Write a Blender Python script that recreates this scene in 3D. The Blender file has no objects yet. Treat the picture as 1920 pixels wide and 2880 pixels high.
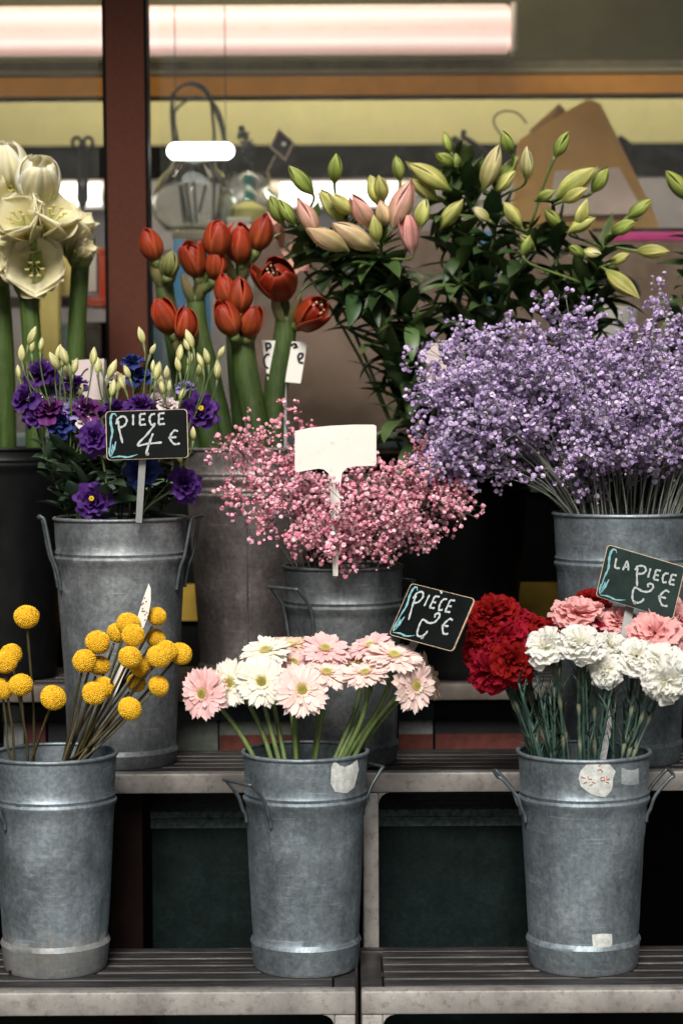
import bpy, math, random
from mathutils import Vector, Matrix, noise
R = math.radians
rnd = random.Random(7)
V = Vector
scene = bpy.context.scene
COL = scene.collection

# ---------------------------------------------------------------- camera
F = 6000.0; ZC = 1.32; PITCH = math.atan(260 / F); ROLL = R(-0.3)
cam_d = bpy.data.cameras.new('camera'); cam = bpy.data.objects.new('camera', cam_d); COL.objects.link(cam)
cam_d.sensor_fit = 'HORIZONTAL'; cam_d.sensor_width = 24.0; cam_d.lens = F / 1920 * 24.0
cam_d.clip_start = 0.05; cam_d.clip_end = 500
CM = Matrix.Rotation(math.pi / 2 - PITCH, 4, 'X') @ Matrix.Rotation(ROLL, 4, 'Z')
cam.matrix_world = Matrix.Translation((0, 0, ZC)) @ CM
cam_d.dof.use_dof = True; cam_d.dof.focus_distance = 3.48; cam_d.dof.aperture_fstop = 2.9
scene.camera = cam
C3 = CM.to_3x3()
def P(px, py, Y):
    d = C3 @ V(((px - 960) / F, -(py - 1440) / F, -1))
    return V((0, 0, ZC)) + d * (Y / d.y)
def S(px, Y): return px * Y / F

# ---------------------------------------------------------------- sky, sun, exposure
world = bpy.data.worlds.new('World'); scene.world = world; world.use_nodes = True
wn = world.node_tree; bg = wn.nodes['Background']
sky = wn.nodes.new('ShaderNodeTexSky'); sky.sky_type = 'NISHITA'; sky.sun_disc = False
SUN_EL = R(43); SUN_AZ = R(186)          # behind the camera, a touch to its left
sky.sun_elevation = SUN_EL; sky.sun_rotation = SUN_AZ
sky.air_density = 1.2; sky.dust_density = 2.5
wn.links.new(sky.outputs[0], bg.inputs[0]); bg.inputs[1].default_value = 0.05
sd = bpy.data.lights.new('sun', 'SUN'); sd.energy = 4.7; sd.angle = R(22); sd.color = (1.0, 0.95, 0.88)
sun = bpy.data.objects.new('sun', sd); COL.objects.link(sun)
sdir = V((math.sin(SUN_AZ) * math.cos(SUN_EL), math.cos(SUN_AZ) * math.cos(SUN_EL), math.sin(SUN_EL)))
sun.rotation_euler = sdir.to_track_quat('Z', 'Y').to_euler()
sun.location = (0, -5, 6)
scene.view_settings.view_transform = 'Standard'; scene.view_settings.look = 'None'
scene.view_settings.exposure = 0.1; scene.view_settings.gamma = 1.0
scene.render.engine = 'CYCLES'

# ---------------------------------------------------------------- materials
MATS = {}
def newmat(name):
    m = bpy.data.materials.new(name); m.use_nodes = True; m.node_tree.nodes.clear(); MATS[name] = m
    nt = m.node_tree; out = nt.nodes.new('ShaderNodeOutputMaterial'); bs = nt.nodes.new('ShaderNodeBsdfPrincipled')
    nt.links.new(bs.outputs[0], out.inputs[0]); return m, nt, bs, out
def noise_node(nt, scale, detail=4, rough=.6, vec=None, dist=0):
    n = nt.nodes.new('ShaderNodeTexNoise'); n.inputs['Scale'].default_value = scale; n.inputs['Detail'].default_value = detail
    n.inputs['Roughness'].default_value = rough; n.inputs['Distortion'].default_value = dist
    if vec: nt.links.new(vec, n.inputs['Vector'])
    return n
def ramp(nt, fac, stops):
    r = nt.nodes.new('ShaderNodeValToRGB'); nt.links.new(fac, r.inputs[0])
    e = r.color_ramp.elements
    while len(e) < len(stops): e.new(.5)
    for i, (p, c) in enumerate(stops):
        e[i].position = p; e[i].color = (*c, 1) if len(c) == 3 else c
    return r
def objco(nt): return nt.nodes.new('ShaderNodeTexCoord').outputs['Object']
def bump(nt, h, strength, dist=.002, bs=None):
    b = nt.nodes.new('ShaderNodeBump'); b.inputs['Strength'].default_value = strength; b.inputs['Distance'].default_value = dist
    nt.links.new(h, b.inputs['Height'])
    if bs: nt.links.new(b.outputs[0], bs.inputs['Normal'])
    return b
def mixc(nt, fac, a, b, mode='MIX'):
    m = nt.nodes.new('ShaderNodeMix'); m.data_type = 'RGBA'; m.blend_type = mode
    for s, v in ((0, fac), (6, a), (7, b)):
        if hasattr(v, 'links'): nt.links.new(v, m.inputs[s])
        elif s == 0: m.inputs[0].default_value = v
        else: m.inputs[s].default_value = (*v, 1)
    return m.outputs[2]
def plain(name, col, rough=.6, metal=0, var=.25, scale=20, bmp=.15, spec=.22, emit=None, es=0):
    """surface with blotchy natural variation of its own colour"""
    m, nt, bs, out = newmat(name); oc = objco(nt)
    n = noise_node(nt, scale, 6, .65, oc)
    r = ramp(nt, n.outputs[0], [(.3, [c * (1 - var) for c in col]), (.7, [min(1, c * (1 + var)) for c in col])])
    nt.links.new(r.outputs[0], bs.inputs['Base Color'])
    bs.inputs['Roughness'].default_value = rough; bs.inputs['Metallic'].default_value = metal
    bs.inputs['Specular IOR Level'].default_value = spec
    n2 = noise_node(nt, scale * 6, 4, .6, oc); bump(nt, n2.outputs[0], bmp, .001, bs)
    if emit: bs.inputs['Emission Color'].default_value = (*emit, 1); bs.inputs['Emission Strength'].default_value = es
    return m
def vcol(name, rough=.55, trans=.25, spec=.3, var=.18, scale=60, bmp=.2, veins=0):
    """petal / leaf: own colour per vertex, fine mottling, some light through"""
    m, nt, bs, out = newmat(name); oc = objco(nt)
    a = nt.nodes.new('ShaderNodeAttribute'); a.attribute_name = 'Col'
    n = noise_node(nt, scale, 5, .6, oc)
    r = ramp(nt, n.outputs[0], [(.3, (1 - var,) * 3), (.7, (1, 1, 1))])
    c = mixc(nt, 1.0, a.outputs['Color'], r.outputs[0], 'MULTIPLY')
    nt.links.new(c, bs.inputs['Base Color'])
    bs.inputs['Roughness'].default_value = rough; bs.inputs['Specular IOR Level'].default_value = spec
    n2 = noise_node(nt, scale * 5, 3, .6, oc); bump(nt, n2.outputs[0], bmp, .0006, bs)
    if trans:
        t = nt.nodes.new('ShaderNodeBsdfTranslucent'); nt.links.new(c, t.inputs[0])
        mx = nt.nodes.new('ShaderNodeMixShader'); mx.inputs[0].default_value = trans
        nt.links.new(bs.outputs[0], mx.inputs[1]); nt.links.new(t.outputs[0], mx.inputs[2]); nt.links.new(mx.outputs[0], out.inputs[0])
    return m
def zinc(name, lo, hi, dirt=0, dirtcol=(.21, .18, .15), rough=.54, metal=.80, spec=.5):
    m, nt, bs, out = newmat(name); oc0 = objco(nt)
    oi = nt.nodes.new('ShaderNodeObjectInfo'); mu = nt.nodes.new('ShaderNodeVectorMath'); mu.operation = 'MULTIPLY_ADD'
    nt.links.new(oi.outputs['Random'], mu.inputs[0]); mu.inputs[1].default_value = (31, 17, 43); nt.links.new(oc0, mu.inputs[2]); oc = mu.outputs[0]
    n1 = noise_node(nt, 9, 6, .7, oc, .4); n2 = noise_node(nt, 130, 3, .75, oc); n3 = noise_node(nt, 38, 5, .7, oc)
    vo = nt.nodes.new('ShaderNodeTexVoronoi'); vo.inputs['Scale'].default_value = 150; nt.links.new(oc, vo.inputs['Vector'])
    base = ramp(nt, n1.outputs[0], [(.28, lo), (.72, hi)])
    sp = ramp(nt, n2.outputs[0], [(.3, (.66,) * 3), (.75, (1.2,) * 3)])
    c = mixc(nt, 1, base.outputs[0], sp.outputs[0], 'MULTIPLY')
    vc = nt.nodes.new('ShaderNodeSeparateColor'); nt.links.new(vo.outputs['Color'], vc.inputs[0])
    vr = ramp(nt, vc.outputs[0], [(0, (.86,) * 3), (1, (1.1,) * 3)])
    c = mixc(nt, .8, c, vr.outputs[0], 'MULTIPLY')
    # vertical drips and pale oxide blotches
    mp = nt.nodes.new('ShaderNodeMapping'); nt.links.new(oc, mp.inputs[0]); mp.inputs['Scale'].default_value = (1, 1, .12)
    n4 = noise_node(nt, 45, 5, .7, mp.outputs[0])
    dr = ramp(nt, n4.outputs[0], [(.5, (0, 0, 0)), (.72, (1, 1, 1))])
    c = mixc(nt, mulf(nt, dr.outputs[0], .45), c, [h * .55 for h in lo])
    ox = ramp(nt, n3.outputs[0], [(.58, (0, 0, 0)), (.74, (1, 1, 1))])
    c = mixc(nt, mulf(nt, ox.outputs[0], .45), c, [min(1, h * 1.35) for h in hi])
    # dried mud at the foot
    ms = nt.nodes.new('ShaderNodeMapping'); nt.links.new(oc, ms.inputs[0]); ms.inputs['Scale'].default_value = (1, 1, 14); ms.inputs['Rotation'].default_value = (.25, .1, 0)
    n6 = noise_node(nt, 16, 2, .5, ms.outputs[0], .6); scr = ramp(nt, n6.outputs[0], [(.66, (0, 0, 0)), (.70, (1, 1, 1))])
    c = mixc(nt, mulf(nt, scr.outputs[0], .22), c, [min(1, h * 1.7) for h in hi])
    n7 = noise_node(nt, 4.5, 4, .65, oc, .8); st_ = ramp(nt, n7.outputs[0], [(.36, (.62,) * 3), (.55, (1.0,) * 3), (.7, (1.12,) * 3)])
    c = mixc(nt, 1, c, st_.outputs[0], 'MULTIPLY')
    sx = nt.nodes.new('ShaderNodeSeparateXYZ'); nt.links.new(oc0, sx.inputs[0])
    ma = nt.nodes.new('ShaderNodeMath'); ma.operation = 'MULTIPLY_ADD'; nt.links.new(n3.outputs[0], ma.inputs[0]); ma.inputs[1].default_value = .11
    nt.links.new(sx.outputs[2], ma.inputs[2])
    dz = ramp(nt, ma.outputs[0], [(.055 + dirt * .045, (1, 1, 1)), (.075 + dirt * .055, (0, 0, 0))])
    n5 = noise_node(nt, 28, 6, .8, oc); dn = ramp(nt, n5.outputs[0], [(.25, (.25,) * 3), (.65, (1,) * 3)])
    fz = mulf(nt, mixc(nt, 1, dz.outputs[0], dn.outputs[0], 'MULTIPLY'), .30 + dirt * .42)
    c = mixc(nt, fz, c, dirtcol)
    nt.links.new(c, bs.inputs['Base Color'])
    mt = nt.nodes.new('ShaderNodeMath'); mt.operation = 'MULTIPLY_ADD'; nt.links.new(fz, mt.inputs[0]); mt.inputs[1].default_value = -metal; mt.inputs[2].default_value = metal
    nt.links.new(mt.outputs[0], bs.inputs['Metallic'])
    rr = nt.nodes.new('ShaderNodeMapRange'); nt.links.new(n3.outputs[0], rr.inputs[0]); rr.inputs[3].default_value = rough - .1; rr.inputs[4].default_value = rough + .16
    nt.links.new(rr.outputs[0], bs.inputs['Roughness'])
    bs.inputs['Specular IOR Level'].default_value = spec
    bb = bump(nt, n3.outputs[0], .35, .0012); b2 = bump(nt, n2.outputs[0], .25, .0005, bs); nt.links.new(bb.outputs[0], b2.inputs['Normal'])
    return m
def mulf(nt, s, k):
    m = nt.nodes.new('ShaderNodeMath'); m.operation = 'MULTIPLY'; nt.links.new(s, m.inputs[0]); m.inputs[1].default_value = k; return m.outputs[0]
def emis(name, col, s):
    m, nt, bs, out = newmat(name); e = nt.nodes.new('ShaderNodeEmission'); e.inputs[0].default_value = (*col, 1); e.inputs[1].default_value = s
    nt.links.new(e.outputs[0], out.inputs[0]); return m
def paneglass(name, tint=(.96, .98, .96), dust_haze=.02):
    m, nt, bs, out = newmat(name)
    t = nt.nodes.new('ShaderNodeBsdfTransparent'); t.inputs[0].default_value = (*tint, 1)
    g = nt.nodes.new('ShaderNodeBsdfGlossy'); g.inputs['Roughness'].default_value = .02
    fr = nt.nodes.new('ShaderNodeFresnel'); fr.inputs[0].default_value = 1.45
    mx = nt.nodes.new('ShaderNodeMixShader'); nt.links.new(fr.outputs[0], mx.inputs[0]); nt.links.new(t.outputs[0], mx.inputs[1]); nt.links.new(g.outputs[0], mx.inputs[2])
    d = nt.nodes.new('ShaderNodeBsdfDiffuse'); d.inputs[0].default_value = (.6, .62, .62, 1)  # pale film on the pane, also paints in the reflected haze
    n = noise_node(nt, 22, 8, .8, objco(nt)); dr = ramp(nt, n.outputs[0], [(.45, (dust_haze * .4,) * 3), (.8, (dust_haze * 3,) * 3)])
    m2 = nt.nodes.new('ShaderNodeMixShader'); nt.links.new(dr.outputs[0], m2.inputs[0]); nt.links.new(mx.outputs[0], m2.inputs[1]); nt.links.new(d.outputs[0], m2.inputs[2])
    nt.links.new(m2.outputs[0], out.inputs[0]); return m

zinc_blue = zinc('zinc_blue', (.195, .25, .285), (.385, .445, .49))
zinc_muddy = zinc('zinc_muddy', (.20, .25, .28), (.38, .44, .49), dirt=1)
zinc_pale = zinc('zinc_pale', (.22, .25, .27), (.42, .45, .47))
zinc_dark = zinc('zinc_dark', (.12, .14, .15), (.25, .27, .28), dirt=.2)
zinc_brown = zinc('zinc_brown', (.24, .22, .215), (.46, .41, .40), dirt=.2)
wire_metal = plain('wire_metal', (.11, .13, .14), .5, .7, .3, 80)
black_plastic = plain('black_plastic', (.0035, .004, .0045), .5, 0, .3, 40, .1, .18)
petal_m = vcol('petal', .6, .22, .25, .10, 55, .15)
waxy_m = vcol('waxy_petal', .5, .2, .25, .32, 34, .4)
cream_m = vcol('cream_petal', .55, .42, .2, .06, 30, .1)
leaf_m = vcol('leaf', .42, .12, .4, .30, 50, .3)
stem_m = vcol('stem', .45, 0, .35, .22, 40, .2)
def streaks(m):
    nt = m.node_tree; at = [n for n in nt.nodes if n.type == 'ATTRIBUTE'][0]; mul = at.outputs[0].links[0].to_node
    mp = nt.nodes.new('ShaderNodeMapping'); mp.inputs['Scale'].default_value = (1, 1, .06); nt.links.new(objco(nt), mp.inputs[0])
    n = noise_node(nt, 260, 4, .7, mp.outputs[0]); n2 = noise_node(nt, 18, 4, .7, objco(nt))
    c = mixc(nt, 1, at.outputs[0], ramp(nt, n.outputs[0], [(.3, (.62,) * 3), (.7, (1.3,) * 3)]).outputs[0], 'MULTIPLY')
    c = mixc(nt, mulf(nt, ramp(nt, n2.outputs[0], [(.56, (0, 0, 0)), (.72, (1, 1, 1))]).outputs[0], .35), c, (.12, .12, .04)); nt.links.new(c, mul.inputs[6])
streaks(stem_m)
carn_m = vcol('carnation_petal', .7, .42, .15, .06, 55, .08)
fluff_m = vcol('fluffy_head', .8, 0, .15, .12, 90, .2)
chalkboard = plain('chalkboard', (.0045, .006, .006), .6, 0, .35, 25, .15, .08)
chalkboard_grey = plain('chalkboard_grey', (.020, .034, .032), .65, 0, .3, 25, .15, .1)
chalk = plain('chalk', (.42, .47, .47), .9, 0, .3, 400, .3, .1)
chalk_blue = plain('chalk_blue', (.20, .42, .46), .9, 0, .25, 300, .3, .1)
sign_edge = plain('sign_edge', (.55, .42, .30), .6, 0, .4, 120)
clear_stick = plain('clear_stick', (.26, .27, .27), .35, 0, .15, 30)
white_plastic = plain('white_plastic', (.74, .72, .67), .45, 0, .06, 25, .05)
_nt = white_plastic.node_tree; _bs = [n for n in _nt.nodes if n.type == 'BSDF_PRINCIPLED'][0]; _c = _bs.inputs['Base Color'].links[0].from_socket
_n = noise_node(_nt, 75, 5, .7, objco(_nt)); _n2 = noise_node(_nt, 12, 5, .7, objco(_nt))
_c = mixc(_nt, mulf(_nt, ramp(_nt, _n.outputs[0], [(.62, (0, 0, 0)), (.70, (1, 1, 1))]).outputs[0], .5), _c, (.42, .36, .28))
_c = mixc(_nt, mulf(_nt, ramp(_nt, _n2.outputs[0], [(.42, (0, 0, 0)), (.7, (1, 1, 1))]).outputs[0], .35), _c, (.55, .52, .44)); _nt.links.new(_c, _bs.inputs['Base Color'])
pinkish_card = plain('pinkish_card', (.56, .47, .46), .6, 0, .08, 25, .05)
black_ink = plain('black_ink', (.012, .012, .016), .5, 0, .1, 30)
red_ink = plain('red_ink', (.45, .09, .06), .6, 0, .2, 60)
residue = plain('label_residue', (.50, .52, .50), .8, 0, .3, 110, .5, .2)
residue_grey = plain('label_residue_grey', (.27, .30, .31), .75, 0, .25, 110, .4, .2)
water_m = plain('dark_water', (.01, .014, .012), .08, 0, .2, 10, .05)

# ---------------------------------------------------------------- mesh helpers
class MB:
    def __init__(s): s.v = []; s.f = []; s.c = []
    def add(s, vs, fs, col=(1, 1, 1)):
        o = len(s.v); s.v += [V(p) for p in vs]; s.f += [tuple(i + o for i in f) for f in fs]
        if len(vs) and isinstance(col, list): s.c += col
        else: s.c += [col] * len(vs)
    def tube(s, pts, r, n=6, col=(1, 1, 1), cap=True):
        pts = [V(p) for p in pts]; k = len(pts)
        rs = list(r) if hasattr(r, '__len__') else [r] * k
        cs = col if isinstance(col, list) else [col] * k
        t = (pts[1] - pts[0]).normalized(); a = t.orthogonal().normalized(); vs = []; cc = []
        for i in range(k):
            tt = (pts[min(i + 1, k - 1)] - pts[max(i - 1, 0)])
            tt = tt.normalized() if tt.length > 1e-9 else t
            a = a - tt * a.dot(tt); a = a.normalized() if a.length > 1e-6 else tt.orthogonal().normalized(); b = tt.cross(a)
            for j in range(n):
                an = 2 * math.pi * j / n; vs.append(pts[i] + (a * math.cos(an) + b * math.sin(an)) * rs[i]); cc.append(cs[i])
        fs = [(i * n + j, i * n + (j + 1) % n, (i + 1) * n + (j + 1) % n, (i + 1) * n + j) for i in range(k - 1) for j in range(n)]
        if cap: fs += [tuple(range(n - 1, -1, -1)), tuple(range((k - 1) * n, k * n))]
        s.add(vs, fs, cc)
    def lathe(s, prof, n=48, M=Matrix(), col=(1, 1, 1), mod=None, cap=False):
        vs = []; cc = []
        for i, (r, z) in enumerate(prof):
            for j in range(n):
                a = 2 * math.pi * j / n; rr = r * (mod(a, z) if mod else 1)
                vs.append(M @ V((rr * math.sin(a), -rr * math.cos(a), z))); cc.append(col[i] if isinstance(col, list) else col)
        k = len(prof); fs = [(i * n + j, i * n + (j + 1) % n, (i + 1) * n + (j + 1) % n, (i + 1) * n + j) for i in range(k - 1) for j in range(n)]
        if cap: fs += [tuple(range(n - 1, -1, -1)), tuple(range((k - 1) * n, k * n))]
        s.add(vs, fs, cc)
    def box(s, a, b, M=Matrix(), col=(1, 1, 1), bev=0):
        (x0, y0, z0), (x1, y1, z1) = a, b
        if not bev:
            vs = [M @ V(p) for p in ((x0, y0, z0), (x1, y0, z0), (x1, y1, z0), (x0, y1, z0), (x0, y0, z1), (x1, y0, z1), (x1, y1, z1), (x0, y1, z1))]
            s.add(vs, [(0, 3, 2, 1), (4, 5, 6, 7), (0, 1, 5, 4), (1, 2, 6, 5), (2, 3, 7, 6), (3, 0, 4, 7)], col); return
        import bmesh
        bm = bmesh.new(); bmesh.ops.create_cube(bm, size=1)
        for v in bm.verts: v.co = V(((x0 + x1) / 2 + v.co.x * (x1 - x0), (y0 + y1) / 2 + v.co.y * (y1 - y0), (z0 + z1) / 2 + v.co.z * (z1 - z0)))
        bmesh.ops.bevel(bm, geom=bm.edges[:], offset=bev, segments=2, affect='EDGES', profile=.5)
        bm.verts.index_update(); s.add([M @ v.co for v in bm.verts], [tuple(v.index for v in f.verts) for f in bm.faces], col); bm.free()
    def prism(s, outline, d, col=(1, 1, 1)):
        """outline: list of 3-D points, d: thickness vector"""
        n = len(outline); vs = [V(p) for p in outline] + [V(p) + V(d) for p in outline]
        s.add(vs, [tuple(range(n)), tuple(range(2 * n - 1, n - 1, -1))] + [(i, n + i, n + (i + 1) % n, (i + 1) % n) for i in range(n)], col)
    def petal(s, M, L, W, bend=0., a0=0., cup=0., nu=6, nv=4, c0=(1, 1, 1), c1=(1, 1, 1), wf=None, ruf=0., rf=6, zig=0., ph=0., cf=None):
        """x across, y along, z up in M's frame; a0 start angle, bend added to the tip"""
        wf = wf or (lambda u: math.sin(math.pi * min(1, .12 + .88 * u) ** .8) ** .6)
        vs = []; cc = []; y = z = 0.
        pu = 0
        for i in range(nu + 1):
            u = 1 - (1 - i / nu) ** 1.5; a = a0 + bend * u; st = L * (u - pu); pu = u
            if i: y += st * math.cos(a); z += st * math.sin(a)
            w = W * wf(u)
            for j in range(nv + 1):
                v = 2 * j / nv - 1
                rz = ruf * u * u * math.sin(v * rf + ph + u * 3) + cup * v * v * w
                e = zig * (1 if j % 2 else -1) * (u ** 4) * L + (-.07 * L * v * v * u * u)
                nx = -math.sin(a); nz = math.cos(a)
                vs.append(M @ V((w * v, y + nx * rz + e * math.cos(a), z + nz * rz + e * math.sin(a))))
                cc.append(cf(u, v) if cf else tuple(c0[q] * (1 - u) + c1[q] * u for q in range(3)))
        m = nv + 1
        s.add(vs, [(i * m + j, i * m + j + 1, (i + 1) * m + j + 1, (i + 1) * m + j) for i in range(nu) for j in range(nv)], cc)
    def mesh(s, name, mat, smooth=True, off=V((0, 0, 0))):
        me = bpy.data.meshes.new(name); me.from_pydata([p - off for p in s.v], [], s.f); me.materials.append(mat)
        if smooth is True: me.shade_smooth()
        elif smooth: me.shade_smooth(); me.set_sharp_from_angle(angle=R(smooth))
        at = me.color_attributes.new('Col', 'FLOAT_COLOR', 'POINT')
        buf = []
        for c in s.c: buf += [c[0], c[1], c[2], 1.0]
        at.data.foreach_set('color', buf); me.update(); return me
    def build(s, name, mat, parent=None, smooth=35, loc=None):
        """world-space vertices; object's origin goes to loc or the parent's world place"""
        base = V(parent['base']) if parent is not None else V(loc or (0, 0, 0))
        o = bpy.data.objects.new(name, s.mesh(name, mat, smooth, base)); COL.objects.link(o)
        if parent is not None: o.parent = parent; o['base'] = list(base)
        else: o.location = base; o['base'] = list(base)
        return o
def thing(name, loc, label, cat, group=None):
    o = bpy.data.objects.new(name, None); COL.objects.link(o); o.location = loc; o.empty_display_size = .02
    o['base'] = list(loc); o['label'] = label; o['category'] = cat
    if group: o['group'] = group
    return o
def tag(o, label, cat, group=None):
    o['label'] = label; o['category'] = cat
    if group: o['group'] = group
    return o
def put(name, mesh, root, M):
    """shared mesh placed with world matrix M as a child of root"""
    o = bpy.data.objects.new(name, mesh); COL.objects.link(o); o.parent = root
    o.matrix_basis = Matrix.Translation(-V(root['base'])) @ M; o['base'] = list(root['base']); return o
def frame(p, n, spin=0, sc=1):
    n = V(n).normalized(); q = n.to_track_quat('Z', 'Y')
    return Matrix.Translation(p) @ q.to_matrix().to_4x4() @ Matrix.Rotation(spin, 4, 'Z') @ Matrix.Scale(sc, 4)
def bez(a, b, c, d, n=10):
    a, b, c, d = V(a), V(b), V(c), V(d); o = []
    for i in range(n + 1):
        t = i / n; o.append(a * (1 - t) ** 3 + b * 3 * t * (1 - t) ** 2 + c * 3 * t * t * (1 - t) + d * t ** 3)
    return o
def cat(pts, n=5):
    pts = [V(p) for p in pts]; o = []
    for i in range(len(pts) - 1):
        p0 = pts[max(0, i - 1)]; p1 = pts[i]; p2 = pts[i + 1]; p3 = pts[min(len(pts) - 1, i + 2)]
        for k in range(n):
            t = k / n; o.append(.5 * ((2 * p1) + (p2 - p0) * t + (2 * p0 - 5 * p1 + 4 * p2 - p3) * t * t + (3 * p1 - p0 - 3 * p2 + p3) * t ** 3))
    o.append(pts[-1]); return o
def lerp(a, b, t): return tuple(a[i] * (1 - t) + b[i] * t for i in range(len(a)))
def jit(c, k=.12):
    m = 1 + rnd.uniform(-k, k); return tuple(max(0, x * m * (1 + rnd.uniform(-k, k) * .3)) for x in c)

# ---------------------------------------------------------------- ground
Z1 = P(960, 2791, 3.24).z; Z2 = P(960, 2176, 3.55).z; Z3 = P(960, 1926, 3.86).z
pave = newmat('paving'); m, nt, bs, out = pave
oc = objco(nt); br = nt.nodes.new('ShaderNodeTexBrick'); nt.links.new(oc, br.inputs[0]); br.inputs['Scale'].default_value = 2.2
br.inputs['Color1'].default_value = (.09, .085, .08, 1); br.inputs['Color2'].default_value = (.12, .115, .105, 1); br.inputs['Mortar'].default_value = (.05, .05, .045, 1)
br.inputs['Mortar Size'].default_value = .01
n = noise_node(nt, 14, 6, .7, oc); nt.links.new(mixc(nt, .5, br.outputs[0], ramp(nt, n.outputs[0], [(.3, (.1, .1, .1)), (.7, (.24, .23, .21))]).outputs[0]), bs.inputs['Base Color'])
bs.inputs['Roughness'].default_value = .8
g = MB(); g.add([(-60, -60, 0), (60, -60, 0), (60, 60, 0), (-60, 60, 0)], [(0, 1, 2, 3)])
o = g.build('pavement', m); o['kind'] = 'structure'

# ---------------------------------------------------------------- benches
rail_m = plain('painted_rail', (.40, .37, .34), .45, .25, .22, 14, .2)
slat_m = plain('worn_slat', (.085, .085, .085), .42, .45, .45, 35, .4)
def rail_mat():
    m, nt, bs, out = newmat('painted_rail_worn'); oc = objco(nt)
    n1 = noise_node(nt, 7, 6, .7, oc); n2 = noise_node(nt, 60, 6, .75, oc)
    c = ramp(nt, n1.outputs[0], [(.3, (.13, .12, .115)), (.52, (.27, .255, .24)), (.72, (.40, .385, .365))]).outputs[0]
    w = ramp(nt, n2.outputs[0], [(.52, (0, 0, 0)), (.62, (1, 1, 1))]).outputs[0]
    c = mixc(nt, mulf(nt, w, .6), c, (.12, .10, .085)); nt.links.new(c, bs.inputs['Base Color'])
    bs.inputs['Roughness'].default_value = .45; bs.inputs['Metallic'].default_value = .2; bump(nt, n2.outputs[0], .3, .0008, bs); return m
rail_m = rail_mat()
rail_dim = plain('brown_rail', (.10, .085, .075), .6, .1, .45, 14, .3)
def slat_mat():
    m, nt, bs, out = newmat('slat_worn'); oc = objco(nt)
    mp = nt.nodes.new('ShaderNodeMapping'); nt.links.new(oc, mp.inputs[0]); mp.inputs['Scale'].default_value = (.12, 1, 1)
    n1 = noise_node(nt, 90, 6, .75, mp.outputs[0]); n2 = noise_node(nt, 160, 3, .7, oc)
    c = ramp(nt, n1.outputs[0], [(.3, (.012, .012, .013)), (.58, (.045, .042, .042)), (.80, (.22, .21, .20))]).outputs[0]
    nt.links.new(c, bs.inputs['Base Color']); bs.inputs['Roughness'].default_value = .45; bs.inputs['Metallic'].default_value = .3
    bump(nt, n2.outputs[0], .3, .0006, bs); return m
slat_m = slat_mat()
def bench(x0, x1, yf, yb, z, label, rh=.036, lw=.034, legs=True, rm=None):
    rm = rm or rail_m
    t = thing('display_bench', ((x0 + x1) / 2, yf, 0), label, 'bench', 'stepped metal display benches')
    b = MB(); b.box((x0, yf, z - rh), (x1, yf + .028, z + .001), bev=.004); b.build('front_rail', rm, t)
    b = MB(); b.box((x0, yb - .028, z - rh), (x1, yb, z), bev=.004); b.build('back_rail', slat_m, t)
    for x in (x0, x1 - lw):
        b = MB(); b.box((x, yf + .0285, z - rh + .002), (x + lw, yb - .0285, z - .002), bev=.003); b.build('end_plate', slat_m, t)
        for y in (yf + .001, yb - .027):
            b = MB(); b.box((x + .001, y, 0), (x + lw - .001, y + .026, z - rh - .0005), bev=.003)
            # gusset that rounds the inner corner
            cx = x + lw - .0005 if x == x0 else x + .0005; sg = 1 if x == x0 else -1; zz = z - rh - .0005
            pts = [V((cx, y + .002, zz)), V((cx + sg * .018, y + .002, zz))] + [V((cx + sg * (.018 - .018 * math.sin(a)), y + .002, zz - .018 + .018 * math.cos(a))) for a in (R(20), R(45), R(70))] + [V((cx, y + .002, zz - .018))]
            b.prism(pts, (0, .022, 0)); b.build('leg', rail_m, t)
    n = 5; d = (yb - yf - .058) / n
    for i in range(n):
        y0 = yf + .031 + i * d
        b = MB(); b.box((x0 + lw + .002, y0 + .003, z - .012), (x1 - lw - .002, y0 + d - .006, z + .0003), bev=.003); b.build('slat', slat_m, t)
    return t
XJ1 = P(1008, 2820, 3.24).x; XJ2 = P(1012, 2200, 3.55).x; XJ3 = P(1012, 1950, 3.86).x
bench(XJ1 - 1.15, XJ1 - .004, 3.24, 3.52, Z1, 'lowest grey slatted bench on the left, under the billy buttons and gerberas')
bench(XJ1 + .004, XJ1 + 1.15, 3.24, 3.52, Z1, 'lowest grey slatted bench on the right, under the carnation bucket')
bench(XJ2 - 1.15, XJ2 - .004, 3.55, 3.81, Z2, 'middle worn metal bench on the left, under the purple lisianthus bucket', .033, .028)
bench(XJ2 + .004, XJ2 + 1.15, 3.55, 3.81, Z2, 'middle worn metal bench on the right, behind the carnation bucket', .033, .028)
bench(XJ3 - 1.15, XJ3 - .004, 3.86, 4.16, Z3, 'rear dark metal bench on the left, under the red amaryllis bucket', .03, .028, rm=rail_dim)
bench(XJ3 + .004, XJ3 + 1.15, 3.86, 4.16, Z3, 'rear dark metal bench on the right, under the black lily pot', .03, .028, rm=rail_dim)

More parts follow.
